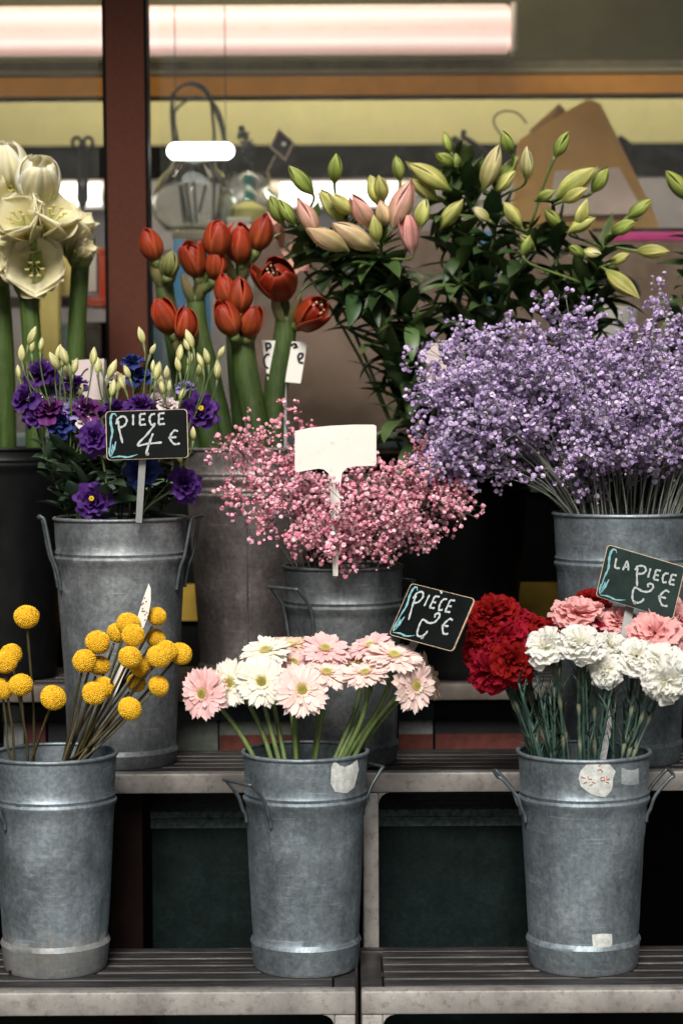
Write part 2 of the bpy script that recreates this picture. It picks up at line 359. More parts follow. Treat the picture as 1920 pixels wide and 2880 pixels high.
# things stored below the benches
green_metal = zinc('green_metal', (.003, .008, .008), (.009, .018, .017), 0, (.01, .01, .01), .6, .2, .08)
worn_edge = plain('worn_edge', (.05, .075, .07), .7, .1, .7, 120, .5)
def trough(px0, px1, py0, Y, lab):
    a = P(px0, py0, Y); b = P(px1, py0, Y); zt = a.z
    t = thing('storage_bin', ((a.x + b.x) / 2, Y, 0), lab, 'bin', 'green metal bins below the benches')
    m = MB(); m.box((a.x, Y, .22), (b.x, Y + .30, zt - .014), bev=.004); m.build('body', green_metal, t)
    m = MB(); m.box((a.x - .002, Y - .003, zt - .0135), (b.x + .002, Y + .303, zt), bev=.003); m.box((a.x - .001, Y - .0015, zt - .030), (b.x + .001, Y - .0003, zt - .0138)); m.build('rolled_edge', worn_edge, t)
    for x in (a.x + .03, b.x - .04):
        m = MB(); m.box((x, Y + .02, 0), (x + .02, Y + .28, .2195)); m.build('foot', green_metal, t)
trough(425, 960, 2282, 3.66, 'dark green metal bin under the middle bench, between the yellow and gerbera buckets')
trough(1062, 1600, 2276, 3.66, 'dark green metal bin under the middle bench, left of the carnation bucket')
dkbrown = plain('dark_brown_wood', (.009, .0045, .004), .7, 0, .3, 18, .15, .05)
b = MB(); q = P(330, 2300, 3.72); b.box((q.x, 3.60, 0), (q.x + .055, 3.625, .69), bev=.003)
tag(b.build('wooden_board', dkbrown, loc=(q.x, 3.6, 0)), 'dark brown upright board beside the left green bin under the middle bench', 'board')

def crate(px0, px1, py0, py1, Y, d, cols, lab, name='storage_box', cat_='box', splits=None):
    """box with a lid and printed band"""
    a = P(px0, py0, Y); b = P(px1, py1, Y)
    t = thing(name, ((a.x + b.x) / 2, Y, b.z), lab, cat_, None)
    h = a.z - b.z; m = MB(); m.box((a.x, Y, b.z), (b.x, Y + d, a.z - h * .28), bev=.002); m.build('body', cols[0], t)
    m = MB(); m.box((a.x - .002, Y - .002, a.z - h * .275), (b.x + .002, Y + d + .002, a.z), bev=.002); m.build('lid', cols[1], t)
    if len(cols) > 2:
        m = MB(); m.box((a.x + .001, Y - .0022, b.z + h * .05), (b.x - .001, Y - .0005, b.z + h * .33)); m.build('printed_band', cols[2], t)
    return t
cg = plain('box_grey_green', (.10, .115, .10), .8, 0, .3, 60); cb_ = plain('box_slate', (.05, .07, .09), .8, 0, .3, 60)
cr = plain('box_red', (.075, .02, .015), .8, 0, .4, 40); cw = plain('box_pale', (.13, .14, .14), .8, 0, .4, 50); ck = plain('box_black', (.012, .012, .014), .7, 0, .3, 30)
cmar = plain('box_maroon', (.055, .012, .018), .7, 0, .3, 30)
ledge_m = plain('ledge_wood', (.03, .026, .024), .8, 0, .3, 20)
b = MB(); b.box((-1.3, 3.87, Z2 - .062), (1.3, 4.22, Z2 - .04), bev=.002)
tag(b.build('low_plank', ledge_m, loc=(0, 3.9, Z2 - .06)), 'dark plank behind the middle bench that carries the stored boxes', 'plank')
def stored(px0, px1, cols, lab):
    Y = 3.94; a = P(px0, 2000, Y); b_ = P(px1, 2000, Y); z0 = Z2 - .0395; z1 = Z3 - .045
    t = thing('storage_box', ((a.x + b_.x) / 2, Y, z0), lab, 'box', None); h = z1 - z0
    m = MB(); m.box((a.x, Y, z0), (b_.x, Y + .2, z1 - h * .3), bev=.002); m.build('body', cols[0], t)
    m = MB(); m.box((a.x - .002, Y - .002, z1 - h * .295), (b_.x + .002, Y + .202, z1), bev=.002); m.build('lid', cols[1], t)
    if len(cols) > 2:
        m = MB(); m.box((a.x + .001, Y - .0022, z0 + .004), (b_.x - .001, Y - .0005, z0 + h * .45)); m.build('printed_band', cols[2], t)
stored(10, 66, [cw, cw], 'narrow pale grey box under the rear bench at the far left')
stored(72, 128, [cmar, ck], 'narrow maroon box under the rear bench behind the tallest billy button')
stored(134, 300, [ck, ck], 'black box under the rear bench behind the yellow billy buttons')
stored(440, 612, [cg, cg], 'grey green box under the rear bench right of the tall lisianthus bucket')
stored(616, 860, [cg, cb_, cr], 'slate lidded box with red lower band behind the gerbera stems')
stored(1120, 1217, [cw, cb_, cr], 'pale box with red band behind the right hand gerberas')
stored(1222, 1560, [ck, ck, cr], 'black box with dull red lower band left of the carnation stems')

# ---------------------------------------------------------------- shop building behind the benches
YG = 4.34
shop = thing('flower_shop', (0, YG, 0), 'glass fronted flower shop kiosk with brown window post and lit olive interior', 'shop')
brown_paint = plain('brown_paint', (.080, .027, .017), .6, .0, .12, 120, .25, .08)
black_panel = plain('black_panel', (.004, .0045, .0045), .6, 0, .3, 8, .1, .05)
yellow_paint = plain('yellow_paint', (.27, .18, .025), .6, 0, .35, 12)
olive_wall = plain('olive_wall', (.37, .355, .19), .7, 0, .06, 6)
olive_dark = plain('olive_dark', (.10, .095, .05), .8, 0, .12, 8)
orange_wood = plain('orange_wood', (.85, .40, .08), .45, 0, .12, 10)
cream_mould = plain('cream_moulding', (.42, .42, .29), .6, 0, .1, 15)
rail_dark = plain('dark_rail', (.22, .20, .14), .6, 0, .3, 20)
lilac_grey = plain('lilac_grey_panel', (.30, .29, .34), .35, 0, .25, 4)
floor_m = plain('shop_floor', (.10, .09, .08), .7, 0, .3, 6)
green_strip = plain('green_strip', (.13, .20, .14), .6, 0, .3, 15)
zs = P(960, 1285, YG).z            # top of the stall riser
pa = P(290, 500, YG - .06); pb = P(410, 500, YG - .06)
m = MB(); top = P(290, 0, YG - .06); bot = P(305, 1100, YG - .06); slope = (bot.x - top.x) / (bot.z - top.z)
w = pb.x - pa.x - .002; TOP = 2.9
def xs(z): return top.x + (z - top.z) * slope
zA, zB = zs + .003, 2.6
for (dy0, dy1, ex) in ((-.06, -.045, 0.0), (-.0448, 0.03, .004)):
    vs = [(xs(zA) - 0 + ex, YG + dy0, zA), (xs(zA) + w - ex, YG + dy0, zA), (xs(zA) + w - ex, YG + dy1, zA), (xs(zA) + ex, YG + dy1, zA),
          (xs(zB) + ex, YG + dy0, zB), (xs(zB) + w - ex, YG + dy0, zB), (xs(zB) + w - ex, YG + dy1, zB), (xs(zB) + ex, YG + dy1, zB)]
    m.add(vs, [(0, 3, 2, 1), (4, 5, 6, 7), (0, 1, 5, 4), (1, 2, 6, 5), (2, 3, 7, 6), (3, 0, 4, 7)])
m.build('window_post', brown_paint, shop)
m = MB()
for sx in (0, w): m.add([(xs(zA) + sx - .003, YG - .064, zA), (xs(zA) + sx + .003, YG - .064, zA), (xs(zA) + sx + .003, YG + .0, zA), (xs(zA) + sx - .003, YG, zA), (xs(zB) + sx - .003, YG - .064, zB), (xs(zB) + sx + .003, YG - .064, zB), (xs(zB) + sx + .003, YG, zB), (xs(zB) + sx - .003, YG, zB)], [(0, 3, 2, 1), (4, 5, 6, 7), (0, 1, 5, 4), (1, 2, 6, 5), (2, 3, 7, 6), (3, 0, 4, 7)])
m.build('post_gasket', black_panel, shop)
glassm = paneglass('shop_glass', dust_haze=.034)
xm = xs(1.5)
for a, b_ in ((-1.3, xm - .02), (xm + w + .02, 1.5)):
    m = MB(); m.add([(a, YG, zs + .004), (b_, YG, zs + .004), (b_, YG, 2.6), (a, YG, 2.6)], [(0, 1, 2, 3)]); m.build('window_pane', glassm, shop)
def wallbox(name, mat, a, b): m = MB(); m.box(a, b); return m.build(name, mat, shop)
wallbox('stall_riser', black_panel, (-1.3, YG, 0), (1.5, YG + .05, zs))
zy0 = P(960, 1742, YG).z; zy1 = P(960, 1640, YG).z
wallbox('yellow_board', yellow_paint, (-1.29, YG - .012, zy0), (1.49, YG - .001, zy1))
wallbox('green_strip', green_strip, (-1.29, YG - .012, P(960, 1385, YG).z), (1.49, YG - .001, P(960, 1335, YG).z))
wallbox('sill', rail_dark, (-1.3, YG - .03, zs + .0005), (xs(zs) - .001, YG + .10, zs + .003))
YW = 5.9
wallbox('back_wall', olive_wall, (-1.8, YW, 0), (2.0, YW + .05, 3.2))
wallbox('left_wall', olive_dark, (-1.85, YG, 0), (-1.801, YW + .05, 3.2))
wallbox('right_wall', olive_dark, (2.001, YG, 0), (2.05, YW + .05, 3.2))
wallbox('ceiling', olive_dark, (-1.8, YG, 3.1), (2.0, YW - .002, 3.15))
wallbox('shop_floor', floor_m, (-1.8, YG + .052, .004), (2.0, YW - .002, .02))
wallbox('left_facade', brown_paint, (-1.85, YG - .02, 0), (-1.302, YG - .001, 3.2))
wallbox('right_facade', brown_paint, (1.502, YG - .02, 0), (2.05, YG - .001, 3.2))
wallbox('fascia_board', brown_paint, (-1.301, YG - .02, 2.6), (1.501, YG - .001, 3.2))
# bulkhead across the shop, hung with the lamps
YB = 5.05
def band(py0, py1, Y, d, mat, name, x0=-1.79, x1=1.99):
    return wallbox(name, mat, (x0, Y, P(960, py1, Y).z), (x1, Y + d, P(960, py0, Y).z))
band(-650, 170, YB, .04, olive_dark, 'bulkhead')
band(171, 193, YB - .012, .05, rail_dark, 'bulkhead_rail')
band(194, 204, YB - .02, .06, cream_mould, 'cream_moulding')
band(213, 264, YB - .024, .064, orange_wood, 'orange_trim')
band(266, 276, YB + .005, .03, dkbrown, 'trim_shadow_strip')  # dark strip put in for the shade under the orange trim
# dark splash-back, lilac lower panel on the back wall
band(405, 500, YW - .03, .029, black_panel, 'dark_splashback')
band(501, 1250, YW - .028, .027, lilac_grey, 'lower_panel')
# unseen canopy and side panels added to block sky light
aw = thing('light_blocker', (0, 3.4, 2.2), 'dark unseen canopy added over the flower display to block sky light', 'light_blocker')
awm = plain('blocker_canvas', (.03, .045, .04), .9, 0, .2, 8)
m = MB(); zt = 3.15
m.add([(-2, YG - .03, zt), (2.2, YG - .03, zt), (2.2, 3.2, zt - .16), (-2, 3.2, zt - .16)], [(0, 1, 2, 3)]); m.add([(-2, YG - .03, zt - .006), (2.2, YG - .03, zt - .006), (2.2, 3.2, zt - .166), (-2, 3.2, zt - .166)], [(3, 2, 1, 0)])
m.build('canvas', awm, aw)
m = MB()
for x in (-1.02, 1.02): m.box((x - .004, 2.75, .25), (x + .004, YG - .025, 2.95))
m.build('side_blocker', awm, aw)  # unseen side panels added to darken the bucket edges
m = MB(); m.box((-2, 3.185, zt - .19), (2.2, 3.199, zt - .14), bev=.003); m.build('front_bar', wire_metal, aw)

# ---------------------------------------------------------------- lamps, reflection stand-ins and added fill lights in the shop
lamp_pink = emis('lamp_pink', (1.0, .86, .80), 4.5)
lamp_glow, nt, bs, out = newmat('lamp_diffuser')   # frosted cover, glow of two unseen tubes painted into the emission
bs.inputs['Base Color'].default_value = (.7, .6, .55, 1); bs.inputs['Emission Strength'].default_value = 1.0
sx = nt.nodes.new('ShaderNodeSeparateXYZ'); nt.links.new(objco(nt), sx.inputs[0]); ab = nt.nodes.new('ShaderNodeMath'); ab.operation = 'ABSOLUTE'; nt.links.new(sx.outputs[2], ab.inputs[0])
nt.links.new(ramp(nt, ab.outputs[0], [(0, (.78, .45, .40)), (.020, (.86, .60, .54)), (.030, (1.0, .84, .78)), (.046, (.66, .37, .33)), (.058, (.30, .19, .16))]).outputs[0], bs.inputs['Emission Color'])
reflection_white = emis('reflection_white', (1.0, .97, .92), 4.0)
house_m = plain('lamp_housing', (.75, .68, .64), .5, 0, .05, 10)
def batten(pxs, pys, Y, h_px, label, tubes=2, mat=lamp_pink, x0=None, x1=None, rad=.016, back=.012):
    (pa, pb) = pxs; a = P(pa, pys, Y); b_ = P(pb, pys, Y); z = a.z; hh = S(h_px, Y) / 2
    t = thing('glowing_strip', ((a.x + b_.x) / 2, Y, z), label, 'light', 'fluorescent strip lights in the shop')
    m = MB(); m.box((a.x - .03, Y + .02, z - hh - .004), (b_.x + .03, Y + .05, z + hh + .004), bev=.004); m.build('housing', house_m, t)
    if tubes == 2:
        m = MB(); m.box((a.x - .03, Y - .03, z - hh * 1.12), (b_.x + .03, Y + .0195, z + hh * 1.12), bev=.012); m.build('diffuser', lamp_glow, t)
        for x in (a.x - .045, b_.x + .031):
            m = MB(); m.box((x, Y - .032, z - hh * 1.16), (x + .014, Y + .03, z + hh * 1.16), bev=.005); m.build('end_cap', house_m, t)
    for k in range(tubes if tubes == 1 else 0):
        zz = z + (hh * .56 * (1 if k else -1) if tubes == 2 else 0)
        m = MB(); m.tube([(a.x, Y, zz), (b_.x, Y, zz)], rad, 14); m.build('tube', mat, t)
        for x in (a.x - .012, b_.x):
            m = MB(); m.tube([(x - .004, Y, zz), (x + .016, Y, zz)], rad * 1.08, 14); m.build('strip_holder', house_m, t)
    return t
batten((-600, 1395), 92, YB - .10, 118, 'long pinkish twin tube strip light across the top of the shop window', 2, lamp_pink, rad=.024)
batten((172, 290), 545, YW - .10, 70, 'short white glowing strip standing in for a lamp reflection behind the cream amaryllis', 1, reflection_white, rad=.029)  # both short strips are glowing stand-ins for lamp reflections
batten((785, 1125), 545, YW - .10, 66, 'short white glowing strip standing in for a lamp reflection behind the green lily buds', 1, reflection_white, rad=.029)
# glowing capsule standing in for a lamp's reflection in the window
q = P(564, 424, 4.655)
t = thing('reflection_capsule', q, 'small glowing white capsule standing in for a lamp reflection over the round vase', 'light')
m = MB(); hw = S(70, 4.655); rr = S(24, 4.655)
m.lathe([(max(.0002, rr * math.cos(a)), -hw + rr * math.sin(a)) for a in [R(-90 + 10 * k) for k in range(10)]] + [(max(.0002, rr * math.cos(a)), hw + rr * math.sin(a)) for a in [R(10 * k) for k in range(10)]], 24, Matrix.Translation(q) @ Matrix.Rotation(R(90), 4, 'Y')); m.build('tube', emis('reflection_glow', (1, 1, .97), 6), t)
m = MB()
for sx in (-hw, hw): m.tube([q + V((sx, .004, rr)), q + V((sx, .004, .62))], .0012, 5)
m.build('capsule_wire', wire_metal, t)
# unseen fill tubes added under the ceiling to brighten the shop interior
for yl, xa, xb, st_, lab in ((4.72, -1.2, .5, 34, 'warm white fill tube added unseen just inside the shop window'), (5.45, -1.2, 1.4, 60, 'warm white fill tube added unseen deep in the shop behind the bulkhead')):
    t = thing('fill_light', (0, yl, 2.9), lab, 'light')
    m = MB(); m.box((xa - .05, yl - .1, 2.92), (xb + .05, yl + .1, 2.95), bev=.004); m.build('housing', house_m, t)
    m = MB(); m.tube([(xa, yl, 2.88), (xb, yl, 2.88)], .03, 12); m.build('tube', emis('lamp_fill', (1, .88, .68), st_), t)

# ---------------------------------------------------------------- things inside the shop
clear_glass, nt, bs, out = newmat('vase_glass'); bs.inputs['Base Color'].default_value = (.93, .97, .93, 1); bs.inputs['Roughness'].default_value = .02
bs.inputs['Transmission Weight'].default_value = 1; bs.inputs['IOR'].default_value = 1.3
dark_wire = plain('dark_wire', (.035, .04, .038), .6, .2, .3, 40)
kraft = plain('kraft_paper', (.52, .30, .10), .75, 0, .12, 7, .3); kraft_dark = plain('kraft_dark', (.24, .14, .06), .8, 0, .15, 8)
board_brown = plain('cardboard', (.15, .098, .066), .8, 0, .12, 8); magenta = plain('magenta_tape', (.55, .03, .22), .4, 0, .1, 20)
blue_m = plain('blue_paint', (.03, .16, .30), .45, 0, .15, 20); teal_m = plain('teal_plastic', (.04, .22, .22), .4, 0, .1, 20)
paper_tan = plain('tan_paper', (.20, .135, .105), .75, 0, .22, 5, .3)
yellow_paper = plain('yellow_paper', (.62, .50, .16), .7, 0, .15, 10); red_box = plain('red_card', (.36, .05, .02), .6, 0, .15, 12)
white_box = plain('white_card', (.5, .47, .43), .7, 0, .12, 10); greyblue = plain('greyblue_card', (.15, .22, .26), .6, 0, .3, 12)
pale_yellow = plain('pale_yellow_plastic', (.6, .55, .2), .4, 0, .1, 20)
# counter carrying everything
counter_z = P(960, 690, 4.8).z
t = thing('shop_counter', (0, 4.6, 0), 'dark counter inside the shop window carrying vases, bags and boxes', 'counter')
m = MB(); m.box((-1.7, 4.47, counter_z - .62), (1.9, 4.5, counter_z - .46), bev=.003); m.build('front_panel', dkbrown, t)
m = MB(); m.box((-1.7, 4.44, counter_z - .45), (1.9, 5.2, counter_z - .42), bev=.004); m.build('worktop', greyblue, t)
for x in (-1.6, 1.8):
    m = MB(); m.box((x, 4.52, .02), (x + .05, 5.15, counter_z - .4505)); m.build('leg', dkbrown, t)
cz = counter_z - .42
shz = P(960, 655, 4.75).z      # glass shelf level that the vases stand on
t = thing('display_shelf', (0, 4.7, cz), 'narrow dark shelf inside the shop window that the glass vases stand on', 'shelf')
for px0, px1 in ((488, 600), (1660, 2050)):
    a = P(px0, 655, 4.7); b_ = P(px1, 655, 4.7)
    m = MB(); m.box((a.x, 4.66, shz - .02), (b_.x, 4.86, shz), bev=.002); m.build('board', dkbrown if px0 > 1000 else rail_dark, t)
    for x in (a.x + .005, b_.x - .02):
        m = MB(); m.box((x, 4.7, cz), (x + .012, 4.715, shz - .0205)); m.build('upright', blue_m, t)
# round glass vase
vq = P(545, 655, 4.76); s = S(1, 4.76)
t = thing('glass_vase', (vq.x, 4.76, shz), 'round clear glass vase under the glowing capsule with wire hoops standing in it', 'vase')
prof = [(0.0, .003), (50 * s, .001), (80 * s, .008), (112 * s, 50 * s), (118 * s, 90 * s), (100 * s, 150 * s), (66 * s, 185 * s), (60 * s, 205 * s), (72 * s, 225 * s), (69 * s, 225 * s), (57 * s, 205 * s), (62 * s, 184 * s), (96 * s, 149 * s), (114 * s, 90 * s), (108 * s, 50 * s), (76 * s, .013), (0, .009)]
prof = [(max(r, .0005), z) for r, z in prof]
m = MB(); m.lathe(prof, 40, Matrix.Translation((vq.x, 4.76, shz))); m.build('glass', clear_glass, t, True)
# second jar
jq = P(700, 655, 4.8)
t = thing('glass_jar', (jq.x, 4.8, shz - .001), 'wide clear glass jar right of the round vase, behind the red amaryllis', 'jar')
prof = [(0.0005, .002), (70 * s, .001), (84 * s, 12 * s), (86 * s, 110 * s), (60 * s, 135 * s), (60 * s, 175 * s), (56 * s, 175 * s), (56 * s, 133 * s), (82 * s, 108 * s), (80 * s, 14 * s), (0.0005, .007)]
m = MB(); m.lathe(prof, 36, Matrix.Translation((jq.x, 4.8, shz - .001))); m.build('glass', clear_glass, t, True)
m = MB(); m.lathe([(.0005, .008), (55 * s, .008), (55 * s, 70 * s), (12 * s, 95 * s), (.0005, 96 * s)], 24, Matrix.Translation((jq.x, 4.8, shz))); m.build('yellow_contents', pale_yellow, t)
m = MB(); m.lathe([(.0005, 97 * s), (14 * s, 97 * s), (14 * s, 150 * s), (.0005, 151 * s)], 20, Matrix.Translation((jq.x, 4.8, shz))); m.build('teal_bottle_neck', teal_m, t)
# wire hoops
def pxpath(L, Y, dy=0): return [P(x, y, Y + dy * i) for i, (x, y) in enumerate(L)]
t = thing('wire_hoops', P(545, 640, 4.8), 'bundle of dark bent wire hoops standing in the round glass vase', 'wire')
for L, Y in (([(520, 640), (500, 480), (482, 330), (490, 262), (525, 236), (570, 250), (600, 300), (625, 370), (632, 440), (618, 560), (606, 640)], 4.79),
             ([(530, 640), (510, 520), (486, 380), (488, 320), (520, 285), (560, 272), (600, 290), (624, 340), (634, 440), (612, 640)], 4.83),
             ([(540, 640), (520, 500), (484, 300), (500, 250), (545, 232), (585, 258), (598, 330), (603, 420), (600, 640)], 4.76),
             ([(552, 640), (545, 520), (530, 440)], 4.8), ([(560, 600), (590, 470), (600, 445)], 4.78)):
    m = MB(); m.tube(cat(pxpath(L, Y), 5), .0034, 6); m.build('wire', dark_wire, t)
# dried dark plume, diamond chalk tag
t = thing('dried_plume', P(712, 470, 4.8), 'dark dried plume leaning right of the glowing capsule', 'dried plant')
m = MB()
for i in range(60):
    u = i / 59; c = P(678 + 30 * u, 360 + 105 * u, 4.8); w_ = .022 * math.sin(math.pi * (.12 + .8 * u)) + .002
    m.petal(frame(c, (rnd.uniform(-1, 1), -1, rnd.uniform(-.4, 1)), rnd.uniform(0, 6.28)), w_, .004, .3, nu=3, nv=2)
m.build('plume', dark_wire, t); m = MB(); m.tube([P(705, 440, 4.81), P(715, 530, 4.81), P(720, 640, 4.81)], .002, 5); m.build('stalk', dark_wire, t)
t = thing('diamond_tag', P(755, 470, 4.78), 'tiny black diamond shaped tag on a thin stick inside the window', 'tag')
c4 = [P(782, 358, 4.78), P(828, 398, 4.78), P(803, 452, 4.78), P(757, 412, 4.78)]
m = MB(); m.prism(c4, (0, .003, 0)); m.build('tag_edge', sign_edge, t)
cc = sum(c4, V()) / 4; m = MB(); m.prism([cc + (p - cc) * .82 - V((0, .0012, 0)) for p in c4], (0, .001, 0)); m.build('tag_face', black_ink, t)
m = MB(); q = P(798, 404, 4.777); m.lathe([(.0005, -.001), (.005, -.001), (.005, .0005), (.0005, .001)], 10, frame(q, (0, -1, 0))); m.build('white_mark', white_plastic, t)
m = MB(); m.tube([P(775, 435, 4.782), P(752, 480, 4.79), P(740, 560, 4.8)], .0015, 5); m.build('stick', sign_edge, t)
# scissors on a hook
t = thing('scissors', P(230, 500, 4.9), 'dark scissors hanging upside down behind the cream amaryllis, left of the brown post', 'scissors')
for sx in (-1, 1):
    m = MB(); c = P(232 + sx * 16, 400, 4.9); ring = [c + V((math.cos(a) * .010, 0, math.sin(a) * .012)) for a in [2 * math.pi * k / 14 for k in range(15)]]
    m.tube(ring, .0045, 6); m.build('handle', dark_wire, t)
    m = MB(); m.prism([P(232 + sx * 14, 412, 4.9 + sx * .002), P(232 + sx * 2, 415, 4.9 + sx * .002), P(232 + sx * -1, 600, 4.9 + sx * .002), P(232 + sx * 17, 560, 4.9 + sx * .002)], (0, .002, 0)); m.build('blade', dark_wire, t)
# kraft paper bags
def pxprism(L, Y, d, mat, name, parent=None, sm=30):
    m = MB(); m.prism([P(x, y, Y) for x, y in L][::-1], (0, d, 0)); return m.build(name, mat, parent, smooth=sm, loc=None if parent else tuple(P(*L[0], Y)))
def bag(L, Y, d, mat, label, fold=None):
    """tapered paper bag: front face, gusset shrinking towards the mouth"""
    pts = [P(x, y, Y) for x, y in L]; t = thing('paper_bag', pts[-1], label, 'bag', 'kraft paper bags in the shop window')
    c = sum(pts, V()) / len(pts); n_ = len(pts)
    m = MB(); bk = [c + (p - c) * .93 + V((.0, d, 0)) for p in pts]; mid = [p + V((0, d * .5, 0)) for p in pts]
    cf = c + V((0, -.012, 0)); m.add(pts + mid + bk + [cf], [(i, n_ + i, n_ + (i + 1) % n_, (i + 1) % n_) for i in range(n_)] + [(n_ + i, 2 * n_ + i, 2 * n_ + (i + 1) % n_, n_ + (i + 1) % n_) for i in range(n_)] + [(i, (i + 1) % n_, 3 * n_) for i in range(n_)] + [tuple(range(2 * n_, 3 * n_))])
    m.build('paper', mat, t, 20); return t
t = bag([(1655, 277), (1690, 292), (1750, 416), (1805, 527), (1850, 625), (1852, 652), (1600, 652), (1440, 652), (1448, 470), (1460, 392), (1560, 330)], 4.72, .07, kraft, 'large tan kraft paper bag leaning behind the lily buds at right')
m = MB(); m.prism([P(x, y, 4.70) for x, y in ((1545, 575), (1560, 480), (1740, 470), (1790, 560), (1800, 600), (1560, 605))][::-1], (0, .004, 0)); m.build('reflection_patch', plain('reflection_patch', (.62, .52, .46), .3, 0, .15, 9), t)  # pale patch painted in as a lamp's reflection on the bag
t = bag([(1572, 290), (1590, 310), (1540, 420), (1500, 520), (1480, 420), (1493, 361)], 4.83, .05, kraft_dark, 'darker brown folded paper bag behind the large tan bag')
m = MB(); m.tube(cat([P(x, y, 4.8) for x, y in ((1480, 345), (1455, 318), (1420, 311), (1392, 325), (1390, 350), (1410, 380))], 5), .0022, 6)
tag(m.build('twine_loop', dark_wire, loc=tuple(P(1420, 340, 4.8))), 'thin loop of brown twine against the olive wall above the lily buds', 'twine')
m = MB(); m.tube(cat([P(x, y, 4.9) for x, y in ((1305, 365), (1303, 385), (1330, 400), (1380, 445), (1400, 490))], 5), .006, 8)
m.tube(cat([P(x, y, 4.9) for x, y in ((1270, 388), (1290, 400), (1320, 440), (1330, 560))], 5), .008, 8)
tag(m.build('hook', dark_wire, loc=tuple(P(1305, 365, 4.9))), 'dark bent hook hanging in front of the black splashback', 'hook')
m = MB(); m.prism([P(x, y, 5.2) for x, y in ((1720, 410), (1745, 378), (1775, 400), (1778, 520), (1720, 520))][::-1], (0, .03, 0))
tag(m.build('black_pouch', dark_wire, loc=tuple(P(1745, 400, 5.2))), 'small black pouch hanging on the splashback right of the tan paper bag', 'pouch')
# cardboard box with magenta tape
Yx = 4.62; a = P(1690, 652, Yx); b_ = P(2150, 870, Yx)
t = thing('cardboard_box', (a.x + .2, Yx, cz), 'brown cardboard box sealed with magenta tape, behind the lilies at far right', 'box')
m = MB(); m.box((a.x, Yx, cz + .001), (b_.x, Yx + .03, a.z - S(26, Yx)), bev=.002); m.build('carton', board_brown, t)
m = MB(); m.box((a.x, Yx - .002, a.z - S(25, Yx)), (b_.x, Yx + .032, a.z), bev=.001); m.build('tape', magenta, t)
# large tan wrapping paper behind the amaryllis and lilies
t = thing('wrapping_paper', P(900, 900, 4.56), 'tall sheet of crumpled tan wrapping paper behind the amaryllis stems', 'paper')
m = MB(); nx, ny = 26, 22; vs = []
for j in range(ny + 1):
    for i in range(nx + 1):
        x = 712 + 1000 * i / nx; y = 650 + 620 * j / ny; p = P(x, y, 4.5)
        vs.append(p + V((0, .035 * noise.noise(V((x * .006, y * .004, 1))) + .012 * noise.noise(V((x * .02, y * .018, 5))), 0)))
m.add(vs, [(j * (nx + 1) + i, j * (nx + 1) + i + 1, (j + 1) * (nx + 1) + i + 1, (j + 1) * (nx + 1) + i) for j in range(ny) for i in range(nx)])
m.build('sheet', paper_tan, t, True)
# blue pole, blue bin
m = MB(); a = P(505, 700, 4.45); m.box((a.x - S(17, 4.45), 4.44, P(505, 1300, 4.45).z), (a.x + S(15, 4.45), 4.46, P(505, 672, 4.45).z), bev=.002)
tag(m.build('blue_post', blue_m, loc=(a.x, 4.45, 1.0)), 'narrow blue painted post behind the red amaryllis, right of the brown post', 'post')
m = MB(); a = P(1378, 700, 4.45); m.box((a.x - S(30, 4.45), 4.44, P(1378, 900, 4.45).z), (a.x + S(14, 4.45), 4.46, P(1378, 650, 4.45).z), bev=.002)
tag(m.build('blue_post', blue_m, loc=(a.x, 4.45, 1.2)), 'narrow blue post glimpsed behind the dark lily leaves', 'post')
# white enamel pot handle behind purple flowers
q = P(1690, 860, 4.45); t = thing('white_pot', q, 'white enamel pot with a black rim peeping above the purple gypsophila', 'pot')
s = S(1, 4.45); m = MB(); m.lathe([(.0005, -160 * s), (60 * s, -160 * s), (100 * s, -60 * s), (104 * s, -4 * s), (99 * s, -4 * s), (90 * s, -60 * s), (.0005, -150 * s)], 36, Matrix.Translation(q)); m.build('body', white_plastic, t)
m = MB(); m.tube([q + V((104 * s * math.cos(a), -104 * s * math.sin(a) * .3, 30 * s + 60 * s * math.sin(a))) for a in [math.pi * k / 16 for k in range(17)]], 8 * s, 8); m.build('handle', black_ink, t)
# clutter left of the post
def clutter(px0, py0, px1, py1, Y, d, mat, name, lab, cat_, mark=None):
    a = P(px0, py0, Y); b_ = P(px1, py1, Y); t = thing(name, ((a.x + b_.x) / 2, Y, b_.z), lab, cat_)
    m = MB(); m.box((a.x, Y, b_.z), (b_.x, Y + d, a.z - .012), bev=.002); m.build('body', mat, t)
    m = MB(); m.box((a.x - .001, Y - .001, a.z - .0115), (b_.x + .001, Y + d + .001, a.z), bev=.001); m.build('top_edge', mark or mat, t); return t
clutter(110, 690, 165, 1010, 4.5, .05, yellow_paper, 'paper_roll', 'tall pale yellow paper roll between the cream amaryllis stems', 'paper')
clutter(246, 690, 272, 820, 4.55, .06, white_box, 'card_box', 'slim white card box between amaryllis stem and brown post', 'box', yellow_paper)
clutter(276, 700, 300, 835, 4.55, .06, red_box, 'card_box', 'slim red card box against the left side of the brown post', 'box')
clutter(245, 836, 330, 860, 4.5, .12, red_box, 'card_tray', 'low red tray beside the brown post behind the amaryllis', 'tray')
clutter(150, 700, 205, 830, 4.6, .05, yellow_paper, 'card_box', 'ochre box with a round mark behind the cream amaryllis stems', 'box', pale_yellow)
clutter(-40, 835, 330, 850, 4.75, .2, dkbrown, 'shelf_board', 'dark shelf board behind the cream amaryllis stems', 'shelf')
clutter(168, 908, 200, 1010, 4.6, .05, greyblue, 'blue_packet', 'pale blue packet standing behind the cream amaryllis stems', 'packet')
clutter(215, 905, 300, 1010, 4.65, .05, dkbrown, 'dark_crate', 'dark crate behind the stems left of the brown post', 'crate')
clutter(420, 700, 480, 1010, 4.7, .05, plain('lilac_card', (.33, .28, .30), .7, 0, .2, 8), 'card_sheet', 'mauve card sheet right of the brown post behind the amaryllis', 'card')
